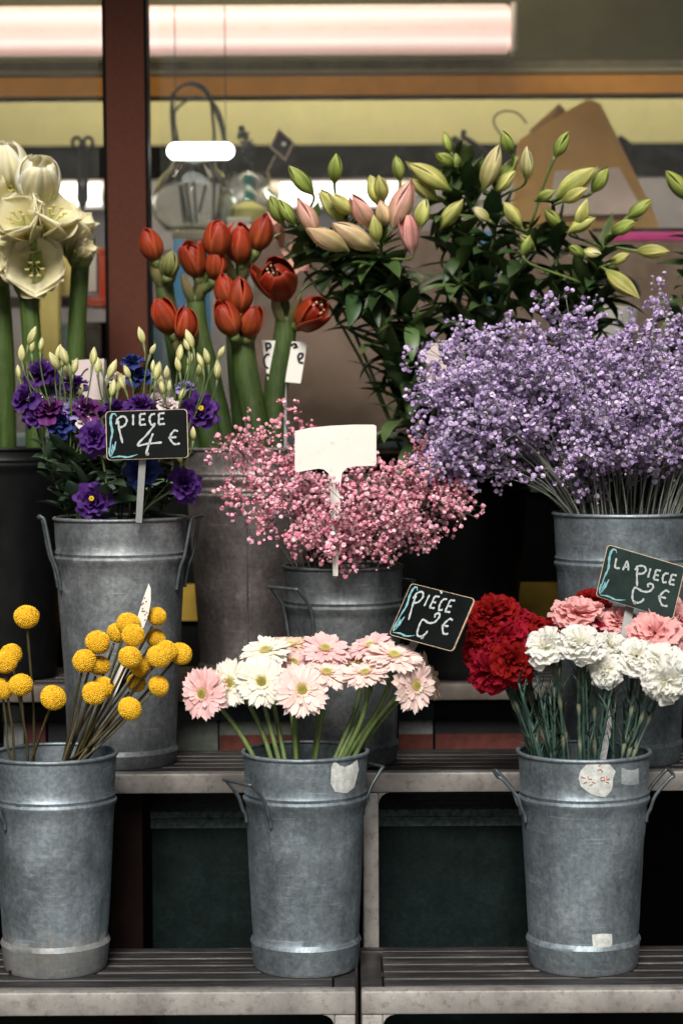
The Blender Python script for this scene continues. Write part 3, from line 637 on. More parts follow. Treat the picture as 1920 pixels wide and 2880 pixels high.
clutter(415, 900, 487, 1040, 4.6, .05, greyblue, 'blue_packet', 'pale blue packet right of the brown post behind the purple flowers', 'packet')
clutter(640, 610, 705, 668, 4.66, .05, white_box, 'card_box', 'small white card box behind the uppermost red amaryllis', 'box')

# ---------------------------------------------------------------- buckets
BK = {}
def pos(X, Y, r, phi, z): return V((X + r * math.sin(phi), Y - r * math.cos(phi), z))
def bucket(key, label, cx, Y, Zt, rim_py, rt, rb, mat, handles=(), bands=(.80,), foot=.12, name='zinc_bucket', group='zinc flower buckets', hd=.115, water=True, seam=None, out=.035, seed=0, htop=.10, base_px=None):
    q = P(cx, rim_py, Y); X = q.x; H = q.z - Zt
    t = thing(name, (X, Y, Zt), label, 'bucket', group)
    def r(z): return rb + (rt - rb) * (z / H)
    prof = [(.001, .006), (rb * .93, .006), (rb * .95, 0), (rb * .99, .001), (rb + .0015, .006)]
    zf = foot * H
    if foot: prof += [(r(zf) + .0028, zf - .006), (r(zf) + .0042, zf - .002), (r(zf) + .0022, zf + .003), (r(zf), zf + .006)]
    zz = zf + .02; marks = sorted(bands)
    for bnd in marks:
        zb = bnd * H
        while zz < zb - .012: prof.append((r(zz), zz)); zz += .02
        prof += [(r(zb), zb - .009), (r(zb) + .0038, zb - .003), (r(zb) + .0042, zb + .001), (r(zb) + .001, zb + .005), (r(zb) + .0028, zb + .010), (r(zb), zb + .015)]
        zz = zb + .03
    while zz < H - .01: prof.append((r(zz), zz)); zz += .02
    prof += [(rt, H - .004), (rt, H), (rt - .0016, H), (rt - .0016, H - .004), (r(H * .5) - .002, H * .5), (r(.012) - .002, .012), (.001, .012)]
    rd = random.Random(seed * 13 + 5); dents = [(rd.uniform(-1.4, 1.4), rd.uniform(.1, .75) * H, rd.uniform(.08, .2), rd.uniform(.012, .035), rd.uniform(.012, .03)) for _ in range(7)]
    mod = lambda a, z: 1 - sum(A * math.exp(-(((a + math.pi) % (2 * math.pi) - math.pi - da) / sa) ** 2 - ((z - dz_) / sz_) ** 2) for da, dz_, sa, sz_, A in dents) + .006 * noise.noise(V((math.sin(a) * 4, math.cos(a) * 4, z * 22 + seed))) + .018 * noise.noise(V((math.sin(a) * 1.6, math.cos(a) * 1.6, z * 7 + seed * 3.1)))
    m = MB(); m.lathe(prof, 72, Matrix.Translation((X, Y, Zt)), mod=mod); m.build('body', mat, t, 40)
    m = MB(); m.tube([pos(X, Y, rt * mod(a, H), a, Zt + H) for a in [2 * math.pi * k / 72 for k in range(73)]], .0034, 8, cap=False); m.build('rim', mat, t, True)
    if water:
        m = MB(); m.lathe([(.001, H * .55), (r(H * .55) - .003, H * .55)], 40, Matrix.Translation((X, Y, Zt))); m.build('water', water_m, t)
    zb = marks[-1] * H if marks else H * .8
    for phi, up in handles:
        dl = .034 / rt
        low = zb - hd * H * .9; bend = zb - .004
        hz = zb + htop * H + up
        pts = [pos(X, Y, r(low) + .003, phi - dl, Zt + low), pos(X, Y, r(low) + .0045, phi - dl, Zt + low + .012), pos(X, Y, r(bend) + .008, phi - dl, Zt + bend - .01),
               pos(X, Y, r(bend) + .016, phi - dl * .96, Zt + bend + .012), pos(X, Y, r(hz) + out, phi - dl * .80, Zt + hz), ]
        mir = [pos(X, Y, r(low) + .003, phi + dl, Zt + low), pos(X, Y, r(low) + .0045, phi + dl, Zt + low + .012), pos(X, Y, r(bend) + .008, phi + dl, Zt + bend - .01),
               pos(X, Y, r(bend) + .016, phi + dl * .96, Zt + bend + .012), pos(X, Y, r(hz) + out, phi + dl * .80, Zt + hz)]
        c0 = pos(X, Y, r(hz) + out + .005, phi - dl * .62, Zt + hz + .003); c1 = pos(X, Y, r(hz) + out + .005, phi + dl * .62, Zt + hz + .003)
        path = cat(pts + [c0, c1] + mir[::-1], 4)
        m = MB(); m.tube(path, .0030, 8); m.build('handle', wire_metal, t, True)
    if seam is not None:
        m = MB(); L = []
        for k in range(60):
            z = zf + .01 + (H * .93 - zf) * k / 59; L.append(pos(X, Y, r(z) * mod(seam, z) + .0006, seam + .012 * noise.noise(V((k * .33, 2, 1))), Zt + z))
        m.tube(L, .0016, 6); m.build('seam', mat, t, True)
    BK[key] = (X, Y, Zt + H, rt, t, r, Zt, mod); return t
def patch(key, px, py, pts_px, mat, name='sticker_residue', lift=.0012, parent=None):
    """sticker that follows the bucket's side"""
    X, Y, zr, rt, t, r, Zt, mod = BK[key]
    def surf(x, y, l):
        Yg = Y - rt * .9
        for _ in range(6):
            q = P(x, y, Yg); rr = (r(q.z - Zt)) + l; dx = max(-rr * .98, min(rr * .98, q.x - X)); Yg = Y - math.sqrt(rr * rr - dx * dx)
        q = P(x, y, Yg); ph = math.atan2(q.x - X, Y - q.y); return pos(X, Y, r(q.z - Zt) * mod(ph, q.z - Zt) + l, ph, q.z)
    m = MB(); n_ = len(pts_px); vs = [surf(px, py, lift)]
    for k in (.33, .66, 1): vs += [surf(px + (x - px) * k, py + (y - py) * k, lift if k < 1 else lift * .4) for x, y in pts_px]
    fs = [(0, 1 + (i + 1) % n_, 1 + i) for i in range(n_)]
    for k in range(2): fs += [(1 + k * n_ + i, 1 + k * n_ + (i + 1) % n_, 1 + (k + 1) * n_ + (i + 1) % n_, 1 + (k + 1) * n_ + i) for i in range(n_)]
    m.add(vs, fs); o = m.build(name, mat, parent or t, True); return o, surf
def blob(cx, cy, rx, ry, n=18, j=.08): return [(cx + rx * math.cos(a) * (1 + rnd.uniform(-j, j)), cy + ry * math.sin(a) * (1 + rnd.uniform(-j, j))) for a in [2 * math.pi * k / n for k in range(n)]]

YA = 3.40; YM = 3.68; YT = 4.01
bucket('crasp', 'weathered zinc bucket of yellow billy buttons with mud stained foot, front left', 150, YA, Z1, 2120, S(178, YA), S(144, YA), zinc_muddy, [(R(-63), 0)], (.785,), .13, seed=1)
bucket('gerb', 'zinc bucket of gerberas with a pale label patch near the rim, front centre', 857, YA, Z1, 2114, S(176, YA), S(147, YA), zinc_blue, [(R(-52), 0), (R(128), 0)], (.79,), .13, seed=2)
bucket('carn', 'zinc bucket of carnations with a white square sticker near the foot, front right', 1640, YA, Z1, 2114, S(186, YA), S(151, YA), zinc_blue, [(R(-88), 0), (R(88), 0)], (.79,), .13, seed=3)
bucket('lisi', 'tall pale zinc bucket of purple lisianthus standing on the middle bench, left', 338, YM, Z2, 1457, S(186, YM), S(150, YM), zinc_pale, [(R(-78), .012), (R(82), .012)], (.84,), .06, seed=4, hd=.14, htop=.13, out=.022)
bucket('pink', 'dark zinc bucket of pink gypsophila on the middle bench, behind the gerberas', 965, YM, Z2, 1592, S(168, YM), S(146, YM), zinc_dark, [(R(-48), .0), (R(132), 0)], (.80,), .1, seed=5, hd=.2)
bucket('purp', 'wide zinc bucket of purple gypsophila on the middle bench at the right edge', 1752, YM, Z2, 1444, S(196, YM), S(158, YM), zinc_blue, [(R(120), 0)], (.80,), .08, seed=6)
bucket('red', 'tall brownish zinc bucket of red amaryllis with a ragged side seam', 700, YT, Z3, 1262, S(182, YT), S(140, YT), zinc_brown, [], (.87, .80), .05, seed=7, seam=R(0))
bucket('lily', 'large black plastic pot of lilies on the rear bench, right of the pink gypsophila', 1290, YT, Z3, 1335, S(198, YT), S(150, YT), black_plastic, [], (.93,), 0, 'flower_pot', 'black flower pots', seed=8)
bucket('cream', 'black plastic pot of cream amaryllis on the rear bench at the far left', 12, YT, Z3, 1262, S(178, YT), S(140, YT), black_plastic, [], (.93,), 0, 'flower_pot', 'black flower pots', seed=9)
bucket('lily2', 'black pot of green budded lilies hidden behind the purple gypsophila', 1775, YT + .02, Z3, 1300, S(150, YT), S(130, YT), black_plastic, [], (.93,), 0, 'flower_pot', 'black flower pots', seed=10)
patch('gerb', 968, 2188, [(940, 2140), (1004, 2136), (1008, 2165), (996, 2215), (975, 2232), (942, 2228), (930, 2205), (932, 2160)], residue)
o, sf = patch('carn', 1680, 2190, blob(1680, 2190, 50, 52, 16, .12), residue)
def scribble(key, L, mat, parent, wd=.0007):
    m = MB()
    for st in L: m.tube([sf(x, y, .0016) for x, y in st], wd, 5)
    m.build('red_print', mat, parent, True)
scribble('carn', [[(1634, 2185), (1645, 2190)], [(1652, 2183), (1655, 2192), (1664, 2192)], [(1664, 2200), (1674, 2204)], [(1688, 2188), (1698, 2186), (1700, 2196), (1690, 2196), (1688, 2188)], [(1706, 2184), (1706, 2194), (1714, 2192)], [(1680, 2168), (1688, 2164), (1694, 2172)], [(1640, 2204), (1650, 2200)], [(1690, 2148), (1684, 2156)], [(1704, 2200), (1712, 2203)], [(1658, 2210), (1666, 2206)]], red_ink, o)
patch('carn', 1772, 2182, [(1748, 2160), (1796, 2162), (1796, 2206), (1772, 2210), (1748, 2206)], residue_grey)
patch('carn', 1692, 2652, [(1664, 2630), (1690, 2627), (1720, 2628), (1721, 2655), (1717, 2678), (1690, 2680), (1668, 2677), (1666, 2655)], residue, 'white_sticker')
patch('carn', 1521, 2704, blob(1521, 2704, 5, 11, 10, 0), black_ink, 'drain_hole')
patch('crasp', 30, 2728, blob(30, 2728, 8, 12, 10, 0), black_ink, 'drain_hole')
patch('crasp', 54, 2266, blob(54, 2266, 11, 13, 10, .1), wire_metal, 'rivet')

def inb(key, fx, fy=0, dz=-.10):
    """point inside a bucket, fx/fy in -1..1 of the mouth"""
    X, Y, zr, rt = BK[key][:4]; q = math.hypot(fx, fy); k = min(1, .80 / q) if q else 1; fx *= k; fy *= k; return V((X + fx * rt * .85, Y + fy * rt * .8, zr + dz))

# ================================================================ flowers
STG = (.085, .13, .035)
def fib(n):
    for i in range(n):
        z = 1 - 2 * (i + .5) / n; a = i * 2.399963; r = math.sqrt(1 - z * z); yield V((r * math.cos(a), r * math.sin(a), z))
# ---- billy buttons
RC = S(35, YA)
def jit2(rr, c): k = rr.uniform(.88, 1.1); return tuple(min(1, x * k) for x in c)
def button_mesh(seed):
    rr = random.Random(seed); m = MB(); n = 520
    m.lathe([(max(.0003, RC * .94 * math.sin(a)), -RC * .94 * math.cos(a)) for a in [math.pi * k / 14 for k in range(15)]], 24, col=(.50, .27, .012))
    for p in fib(n):
        a = p.orthogonal().normalized(); b_ = p.cross(a); s_ = RC * .082 * rr.uniform(.72, 1.15); p = (p + V((rr.gauss(0, .018), rr.gauss(0, .018), rr.gauss(0, .018)))).normalized(); tp = rr.uniform(1.0, 1.05)
        c = jit2(rr, (.86, .50, .025) if rr.random() > .25 else (.92, .62, .07) if rr.random() > .2 else (.55, .28, .02))
        vs = [p * RC * tp] + [p * RC * .985 + (a * math.cos(q) + b_ * math.sin(q)) * s_ * .7 for q in [k * math.pi / 3 for k in range(6)]] + [p * RC * .92 + (a * math.cos(q) + b_ * math.sin(q)) * s_ for q in [k * math.pi / 3 for k in range(6)]]
        m.add(vs, [(0, 1 + k, 1 + (k + 1) % 6) for k in range(6)] + [(1 + k, 7 + k, 7 + (k + 1) % 6, 1 + (k + 1) % 6) for k in range(6)], [c] + [c] * 6 + [tuple(x * .72 for x in c)] * 6)
    sq = (1 + rr.uniform(-.05, .06), 1 + rr.uniform(-.05, .06), .93 + rr.uniform(-.03, .03))
    for v in m.v:
        q = 1 + .045 * noise.noise(v * 70 + V((seed * 5, 0, 0))); v.x *= sq[0] * q; v.y *= sq[1] * q; v.z *= sq[2] * q
    return m.mesh('flower_head', fluff_m, True)
bm_ = [button_mesh(k) for k in range(5)]
CR = [(75, 1735, -.02, 1, .1, 'tallest yellow billy button, standing alone against the black pot at far left'),
 (31, 1841, .03, .92, -.3, 'yellow billy button half hidden behind another at the left edge, second below the tallest'),
 (14, 1863, -.03, .95, -.5, 'yellow billy button overlapping another at the left edge'),
 (58, 1927, -.05, .96, -.1, 'yellow billy button directly below the tallest one, at the left'),
 (4, 1939, -.02, .95, -.4, 'yellow billy button cut by the left picture edge, lowest there'),
 (150, 1963, -.07, 1, .35, 'single yellow billy button standing apart between the left and right clusters'),
 (275, 1807, -.02, 1, .3, 'uppermost yellow billy button at the left of the right cluster'),
 (237, 1859, -.06, .97, .2, 'leftmost yellow billy button of the right cluster'),
 (279, 1872, .0, .86, .35, 'yellow billy button tucked right behind the leftmost one of the right cluster'),
 (361, 1755, -.01, .98, .3, 'yellow billy button just left of the white tag, upper one'),
 (331, 1780, .04, .86, .3, 'yellow billy button behind and left of the upper pair by the tag'),
 (375, 1787, -.06, .92, .45, 'yellow billy button in front of the white tag, just below its tip'),
 (442, 1734, .03, .80, .5, 'small yellow billy button right of the white tag tip, highest of the right cluster'),
 (438, 1795, .05, .82, .5, 'shaded orange yellow billy button behind the stems right of the tag'),
 (366, 1849, -.07, .96, .4, 'yellow billy button in the very middle of the right cluster'),
 (395, 1875, -.02, .88, .5, 'yellow billy button partly behind the central one, to its lower right'),
 (468, 1832, .0, .92, .55, 'yellow billy button overlapped from the left, second from the right end'),
 (446, 1847, -.05, .95, .5, 'yellow billy button in front of two others near the right end'),
 (508, 1839, .02, .94, .62, 'rightmost yellow billy button of the cluster'),
 (383, 1921, .0, .80, .55, 'small yellow billy button crossed by dark stems below the centre'),
 (446, 1930, -.03, .85, .62, 'yellow billy button lowest at the right end of the cluster'),
 (291, 1933, -.03, .88, .35, 'yellow billy button partly behind the lower left front one'),
 (264, 1951, -.07, .95, .25, 'lower left front yellow billy button of the right cluster'),
 (365, 1994, -.09, .95, .6, 'lowest yellow billy button of all, right of the leaning tag stick')]
for i, (x, y, dy, sc, bx, lab) in enumerate(CR):
    h = P(x, y, YA + dy); fx = (-.75 + .5 * (x / 110)) if x < 120 else (-.25 if x < 200 else .25 + (x - 230) / 620)
    mo = inb('crasp', fx + rnd.uniform(-.08, .08), rnd.uniform(-.5, .3) + dy * 4, 0); b0 = mo + (mo - h).normalized() * .09; b0.x = max(b0.x, mo.x - .07)
    t = thing('billy_button', b0, lab, 'flower', 'yellow billy buttons in the front left bucket')
    d = (b0 - h).normalized(); sd_ = h + d * RC * .9
    m = MB(); mid = b0.lerp(sd_, .55) + V((rnd.uniform(-.006, .006), 0, rnd.uniform(-.004, .004)))
    m.tube(cat([b0, b0.lerp(mid, .5), mid, mid.lerp(sd_, .5) + V((rnd.uniform(-.002, .002), 0, 0)), sd_], 4), .0022, 6, jit((.062, .052, .022), .3)); m.build('stem', stem_m, t, True)
    put('flower_head', bm_[i % 5], t, frame(h, -d + V((rnd.uniform(-.3, .3), rnd.uniform(-.3, .3), 0)), rnd.uniform(0, 6), sc))

# ---- gerberas
def gerbera_mesh(seed, c0, c1, RL=.0405):
    rr = random.Random(seed); m = MB()
    wf = lambda u: (.50 + .50 * math.sin(math.pi * u * .62)) if u < .78 else max(.12, math.sqrt(max(0, 1 - ((u - .78) / .225) ** 2)))
    for cnt, L, a0, bd, w, z0 in ((29, RL * 1.10, .08, -.20, .0050, 0), (27, RL * 1.03, .17, -.24, .0047, .0012), (24, RL * .62, .30, -.25, .0034, .0022)):
        for k in range(cnt):
            an = 2 * math.pi * (k + rr.uniform(-.22, .22)) / cnt + cnt
            M = Matrix.Translation((0, 0, z0)) @ Matrix.Rotation(an, 4, 'Z') @ Matrix.Translation((0, .006, 0)) @ Matrix.Rotation(rr.uniform(-.25, .25), 4, 'Y')
            j = rr.uniform(.9, 1.07); l = L * rr.uniform(.88, 1.05)
            ca = tuple(x * j for x in c0); cb2 = tuple(x * j for x in c1)
            m.petal(M, l - .006, w * rr.uniform(.88, 1.15), bd * rr.uniform(.2, 2.3), a0 + rr.uniform(-.11, .14), .12, 9, 4, ca, cb2, wf)
    for k in range(34):
        an = 6.283 * k / 34; M = Matrix.Translation((0, 0, .004)) @ Matrix.Rotation(an, 4, 'Z') @ Matrix.Translation((0, .0075 + rr.uniform(-.001, .001), 0))
        m.petal(M, .0075, .0011, -.5, .9 + rr.uniform(-.2, .3), 0, 3, 2, lerp(c0, (.8, .75, .3), .5), c1)
    pet = m.mesh('petals', petal_m, True)
    m = MB(); m.lathe([(.0072, .001), (.0070, .004), (.0055, .0058), (.0003, .0058)], 20, col=(.42, .40, .10))
    for k in range(120):
        r_ = .0074 * math.sqrt((k + .5) / 120); a = k * 2.4; z = .0055 + .0012 * (1 - (r_ / .0095))
        cc = (.52, .50, .14) if r_ < .004 else (.66, .55, .20); p = V((r_ * math.cos(a), r_ * math.sin(a), z)); s_ = .0007
        m.add([p + V((0, 0, .0014 + rr.uniform(0, .0008))), p + V((s_, 0, 0)), p + V((-s_ * .5, s_ * .86, 0)), p + V((-s_ * .5, -s_ * .86, 0))], [(0, 1, 2), (0, 2, 3), (0, 3, 1)], cc)
    disc = m.mesh('disc', fluff_m, False)
    m = MB(); m.lathe([(.0003, -.014), (.004, -.0135), (.0085, -.009), (.0115, -.002), (.0100, .0005)], 18, col=(.08, .13, .035))
    for k in range(36):
        an = 6.283 * k / 36; M = Matrix.Rotation(an, 4, 'Z') @ Matrix.Translation((0, .005 + (k % 3) * .0018, -.012 + (k % 3) * .004))
        m.petal(M, .011, .0014, -.3, 1.0, .2, 3, 2, (.07, .12, .03), (.11, .16, .05), lambda u: (1 - u) ** .6)
    cal = m.mesh('calyx', leaf_m, True)
    return pet, disc, cal
GC = {'pink': ((.86, .48, .48), (.91, .62, .61)), 'pale': ((.90, .62, .56), (.94, .77, .72)), 'cream': ((.88, .82, .62), (.93, .91, .82)), 'peach': ((.82, .56, .38), (.82, .62, .46))}
GM = {(k, s_): gerbera_mesh(s_ * 7 + len(k), *GC[k]) for k in GC for s_ in (0, 1, 2)}
GE = [(572, 1951, -.04, (-.5, -.85, .12), 1.02, 'pink', -.75, 'pink gerbera at the far left of the bucket, facing forward with an olive centre'),
 (649, 1921, -.03, (-.5, -.85, .2), .98, 'cream', -.55, 'cream gerbera facing left, second from the left and touching the pink one'),
 (735, 1918, -.05, (.05, -.95, .22), 1.0, 'cream', -.35, 'cream gerbera facing the viewer squarely, third from the left'),
 (747, 1833, .02, (-.1, -.42, .9), 1.0, 'cream', -.3, 'cream gerbera facing upward above the two forward facing cream ones'),
 (814, 1818, .08, (.05, -.3, .93), .9, 'peach', -.1, 'yellowish cream gerbera behind the pink ones at the top centre'),
 (914, 1828, .02, (.12, -.52, .84), 1.0, 'pink', .15, 'pink gerbera facing upward at the top centre of the bunch'),
 (847, 1941, -.07, (.28, -.9, .30), 1.06, 'pale', -.1, 'pale pink gerbera facing forward in the centre with a yellow eye'),
 (918, 1896, -.03, (.10, -.42, .88), 1.02, 'pale', .1, 'pale pink gerbera tilted up, between the central one and the top pink one'),
 (826, 1866, .03, (.05, -.6, .8), .85, 'pink', -.1, 'pink gerbera mostly hidden behind the central pale one'),
 (1107, 1848, -.03, (.12, -.40, .9), 1.12, 'pale', .5, 'large pale pink gerbera facing up in front of the chalkboard stick'),
 (1042, 1819, .05, (-.25, -.40, .9), .9, 'pink', .35, 'pink gerbera behind the large one, left of the chalkboard corner'),
 (1027, 1897, -.06, (-.15, -.34, .9), .98, 'pale', .4, 'pale pink gerbera seen from the side with its green calyx showing'),
 (1015, 1868, .04, (-.05, -.3, .9), .85, 'peach', .3, 'small peach gerbera tucked behind the side facing pale one'),
 (1165, 1928, -.04, (.62, -.74, .05), 1.02, 'pale', .75, 'pale gerbera hanging down and turned right, low at the right end'),
 (1200, 1903, .03, (.85, -.35, .35), .98, 'peach', .8, 'peach gerbera edge on at the far right end of the bunch')]
for i, (x, y, dy, n_, sc, c, fx, lab) in enumerate(GE):
    h = P(x, y, YA + dy); n_ = V(n_).normalized(); b0 = inb('gerb', fx * .8, rnd.uniform(-.45, .2), -.14)
    t = thing('gerbera', b0, lab, 'flower', 'gerberas in the front centre bucket')
    pet, disc, cal = GM[(c, i % 3)]; M = frame(h, n_, rnd.uniform(0, 6), sc)
    put('petals', pet, t, M); put('disc', disc, t, M); put('calyx', cal, t, M)
    e = h - n_ * .012 * sc; L = (e - b0).length
    m = MB(); pts = bez(b0, b0 + V((0, 0, L * .45)), e - (n_ + V((0, 0, .6))).normalized() * L * .35, e, 14)
    m.tube(pts, [.0046 - .0012 * k / 14 for k in range(15)], 8, [lerp((.11, .17, .05), (.15, .21, .07), k / 14) for k in range(15)]); m.build('stem', stem_m, t, True)

# ---- carnations
def carnation_mesh(seed, cd, ce, R0=.036):
    rr = random.Random(seed); m = MB()
    wf = lambda u: .12 + .92 * min(1, u / .8) ** .8 * (1 if u < .92 else .93)
    for cnt, L, a0, bd, w, z0 in ((8, R0 * 1.10, .12, -.25, .019, -.004), (8, R0 * 1.02, .42, -.45, .019, 0), (8, R0 * .96, .72, -.6, .018, .002), (7, R0 * .92, 1.0, -.6, .017, .003), (7, R0 * .86, 1.25, -.5, .015, .004), (5, R0 * .82, 1.45, -.3, .013, .004)):
        for k in range(cnt):
            an = 2 * math.pi * (k + rr.uniform(-.45, .45)) / cnt + z0 * 999
            M = Matrix.Translation((0, 0, z0)) @ Matrix.Rotation(an, 4, 'Z') @ Matrix.Translation((0, .003, 0)) @ Matrix.Rotation(rr.uniform(-.75, .75) * min(1, a0 + .3), 4, 'Y')
            j = rr.uniform(.90, 1.06); ca = tuple(min(.93, x * j) for x in cd); cb2 = tuple(min(1, x * j) for x in ce)
            m.petal(M, L * rr.uniform(.82, 1.1), w * rr.uniform(.9, 1.2), bd * rr.uniform(.5, 1.9), a0 + rr.uniform(-.2, .2), rr.uniform(-.1, .3), 9, 24, ca, cb2, wf, ruf=rr.uniform(.0022, .0042), rf=rr.uniform(4.5, 8), zig=.020, ph=rr.uniform(0, 6))
    for v in m.v:
        if v.z > 0: v.z *= .72
    pet = m.mesh('petals', carn_m, True)
    m = MB(); m.lathe([(.0003, -.034), (.0035, -.033), (.0055, -.024), (.0062, -.010), (.0068, 0), (.005, .001)], 14, col=[(.10, .15, .07), (.10, .15, .07), (.10, .16, .08), (.12, .18, .09), (.16, .2, .1), (.16, .2, .1)])
    for k in range(5):
        M = Matrix.Rotation(6.283 * k / 5, 4, 'Z') @ Matrix.Translation((0, .0062, -.006)); m.petal(M, .011, .0032, -.4, 1.35, .2, 3, 2, (.12, .18, .09), (.18, .22, .12), lambda u: 1 - u)
    return pet, m.mesh('calyx', leaf_m, True)
CC = {'red': ((.17, .003, .004), (.30, .007, .008)), 'crimson': ((.20, .003, .012), (.36, .008, .028)), 'white': ((.88, .86, .70), (.90, .90, .87)), 'pink': ((.88, .38, .38), (.92, .56, .55))}
CMs = {(k, s_): carnation_mesh(s_ * 11 + len(k), *CC[k]) for k in CC for s_ in (0, 1, 2)}
CA = [(1380, 1716, .0, (-.3, -.55, .8), 1.10, 'red', 'dark red carnation at the top left of the bunch'),
 (1412, 1790, -.03, (-.35, -.8, .45), 1.05, 'crimson', 'crimson carnation in the middle of the red cluster'),
 (1335, 1822, .0, (-.85, -.5, .2), 1.0, 'red', 'dark red carnation furthest left, turned sideways'),
 (1446, 1858, -.05, (.1, -.95, .1), 1.0, 'red', 'bright red carnation facing forward under the crimson one'),
 (1364, 1896, -.03, (-.5, -.8, -.25), 1.0, 'crimson', 'crimson carnation hanging lowest at the left of the bunch'),
 (1470, 1752, .05, (-.1, -.5, .85), 1.0, 'red', 'dark red carnation between the top left one and the first white one'),
 (1570, 1762, .06, (0, -.4, .9), .95, 'red', 'deep red carnation peeping above the two left white ones'),
 (1664, 1680, .14, (0, -.5, .9), .85, 'red', 'small dark red carnation at the back beside the grey chalkboard'),
 (1668, 1762, .06, (.2, -.4, .9), .9, 'crimson', 'crimson carnation hidden behind the row of white ones'),
 (1350, 1765, -.01, (-.7, -.5, .5), .9, 'red', 'dark red carnation between the top left one and the one furthest left'),
 (1432, 1722, .03, (.1, -.5, .8), .95, 'crimson', 'crimson carnation right behind the top left dark red one'),
 (1398, 1842, -.02, (-.2, -.9, .2), .95, 'red', 'dark red carnation wedged between the crimson middle one and the lowest one'),
 (1490, 1798, -.01, (.2, -.8, .5), .85, 'red', 'dark red carnation pressed against the leftmost white one'),
 (1523, 1812, -.06, (-.5, -.7, .5), .98, 'white', 'leftmost white carnation, tilted left against the red ones'),
 (1632, 1798, -.07, (.0, -.6, .8), 1.12, 'white', 'large white carnation, second from the left, with its calyx below'),
 (1722, 1804, -.03, (.15, -.5, .85), .9, 'white', 'white carnation third from the left, right beside the sign stick'),
 (1712, 1884, -.06, (.25, -.8, .1), .80, 'white', 'small white carnation hanging below the other white ones'),
 (1790, 1838, -.06, (-.1, -.8, .55), .92, 'white', 'white carnation with a cream heart below the pink ones'),
 (1866, 1866, -.07, (.0, -.8, .55), 1.10, 'white', 'large white carnation near the right picture edge, upper one'),
 (1882, 1922, -.09, (.3, -.8, -.1), 1.05, 'white', 'lowest white carnation at the right picture edge'),
 (1626, 1712, .07, (-.05, -.3, .95), 1.18, 'pink', 'broad pink carnation seen from the side, left of the grey chalkboard'),
 (1745, 1735, .08, (.1, -.5, .85), .9, 'pink', 'pale pink carnation behind the stick of the grey chalkboard'),
 (1842, 1772, .0, (.0, -.75, .6), 1.12, 'pink', 'salmon pink carnation directly under the grey chalkboard'),
 (1902, 1722, .06, (.2, -.5, .85), 1.05, 'pink', 'pink carnation behind the right end of the grey chalkboard'),
 (1905, 1806, .03, (.3, -.8, .4), 1.0, 'pink', 'pink carnation cut by the right edge, between pink and white ones')]
BGs = (.034, .072, .056)
for i, (x, y, dy, n_, sc, c, lab) in enumerate(CA):
    h = P(x, y, YA + dy); n_ = V(n_).normalized(); cx = P(1640, 2100, YA).x
    fx = max(-.85, min(.85, (h.x - cx) / .16 * .85 + rnd.uniform(-.1, .1)))
    b0 = inb('carn', fx, max(-.75, min(.7, dy * 7 + rnd.uniform(-.3, .2))), -.12); hc = h - n_ * .012
    t = thing('carnation', b0, lab, 'flower', 'carnations in the front right bucket')
    pet, cal = CMs[(c, i % 3)]; sc *= .88 if c == 'white' else .96; M = frame(hc, n_, rnd.uniform(0, 6), sc); put('petals', pet, t, M); put('calyx', cal, t, M)
    e = hc - n_ * .032 * sc; L = (e - b0).length
    pts = bez(b0, b0 + V((0, 0, L * .5)), e - (n_ * .5 + V((0, 0, 1))).normalized() * L * .35, e, 16)
    m = MB(); ra = [.0026] * 17
    for k in (3, 7, 11, 14): ra[k] = .0042
    m.tube(pts, ra, 7, [(.16, .18, .12) if k in (3, 7, 11, 14) else BGs for k in range(17)]); m.build('stem', stem_m, t, True)
    m = MB()
    for k in (3, 7, 11, 14):
        for sg in (0, 3.1):
            if rnd.random() < .15: continue
            an = rnd.uniform(0, 6.28) + sg; d = V((math.cos(an), math.sin(an) - .3, 2.4)).normalized()
            M = Matrix.Translation(pts[k]) @ (d.to_track_quat('Y', 'Z').to_matrix().to_4x4()); m.petal(M, rnd.uniform(.025, .055), .0034, rnd.uniform(-.9, 1.2), 0, .5, 6, 2, jit(BGs, .2), jit((.075, .12, .09), .2), lambda u: max(.05, 1 - u))
    if m.v: m.build('leaves', leaf_m, t, True)
for i in range(26):   # stray leafy stems filling the mouth of the bucket
    b0 = inb('carn', rnd.uniform(-.9, .9), rnd.uniform(-.7, .7), -.08); tpx = b0 + V((rnd.uniform(-.03, .03) + (b0.x - cx) * .5, rnd.uniform(-.02, .02), rnd.uniform(.15, .24)))
    t = thing('carnation_shoot', b0, 'leafy blue green carnation shoot without a bloom among the carnation stems', 'flower stem', 'bare carnation shoots in the front right bucket')
    pts = bez(b0, b0.lerp(tpx, .3) + V((0, 0, .01)), b0.lerp(tpx, .6), tpx, 10); m = MB(); m.tube(pts, .0020, 6, jit(BGs, .3)); m.build('stem', stem_m, t, True); m = MB()
    for k in range(2, 11):
        an = rnd.uniform(0, 6.28); d = V((math.cos(an) * .6, math.sin(an) * .6, 1)).normalized(); M = Matrix.Translation(pts[k]) @ (d.to_track_quat('Y', 'Z').to_matrix().to_4x4())
        m.petal(M, rnd.uniform(.03, .06), .0028, rnd.uniform(-.9, .9), 0, .5, 6, 2, jit(BGs, .3), jit(BGs, .3), lambda u: max(.05, 1 - u))
    m.build('leaves', leaf_m, t, True)

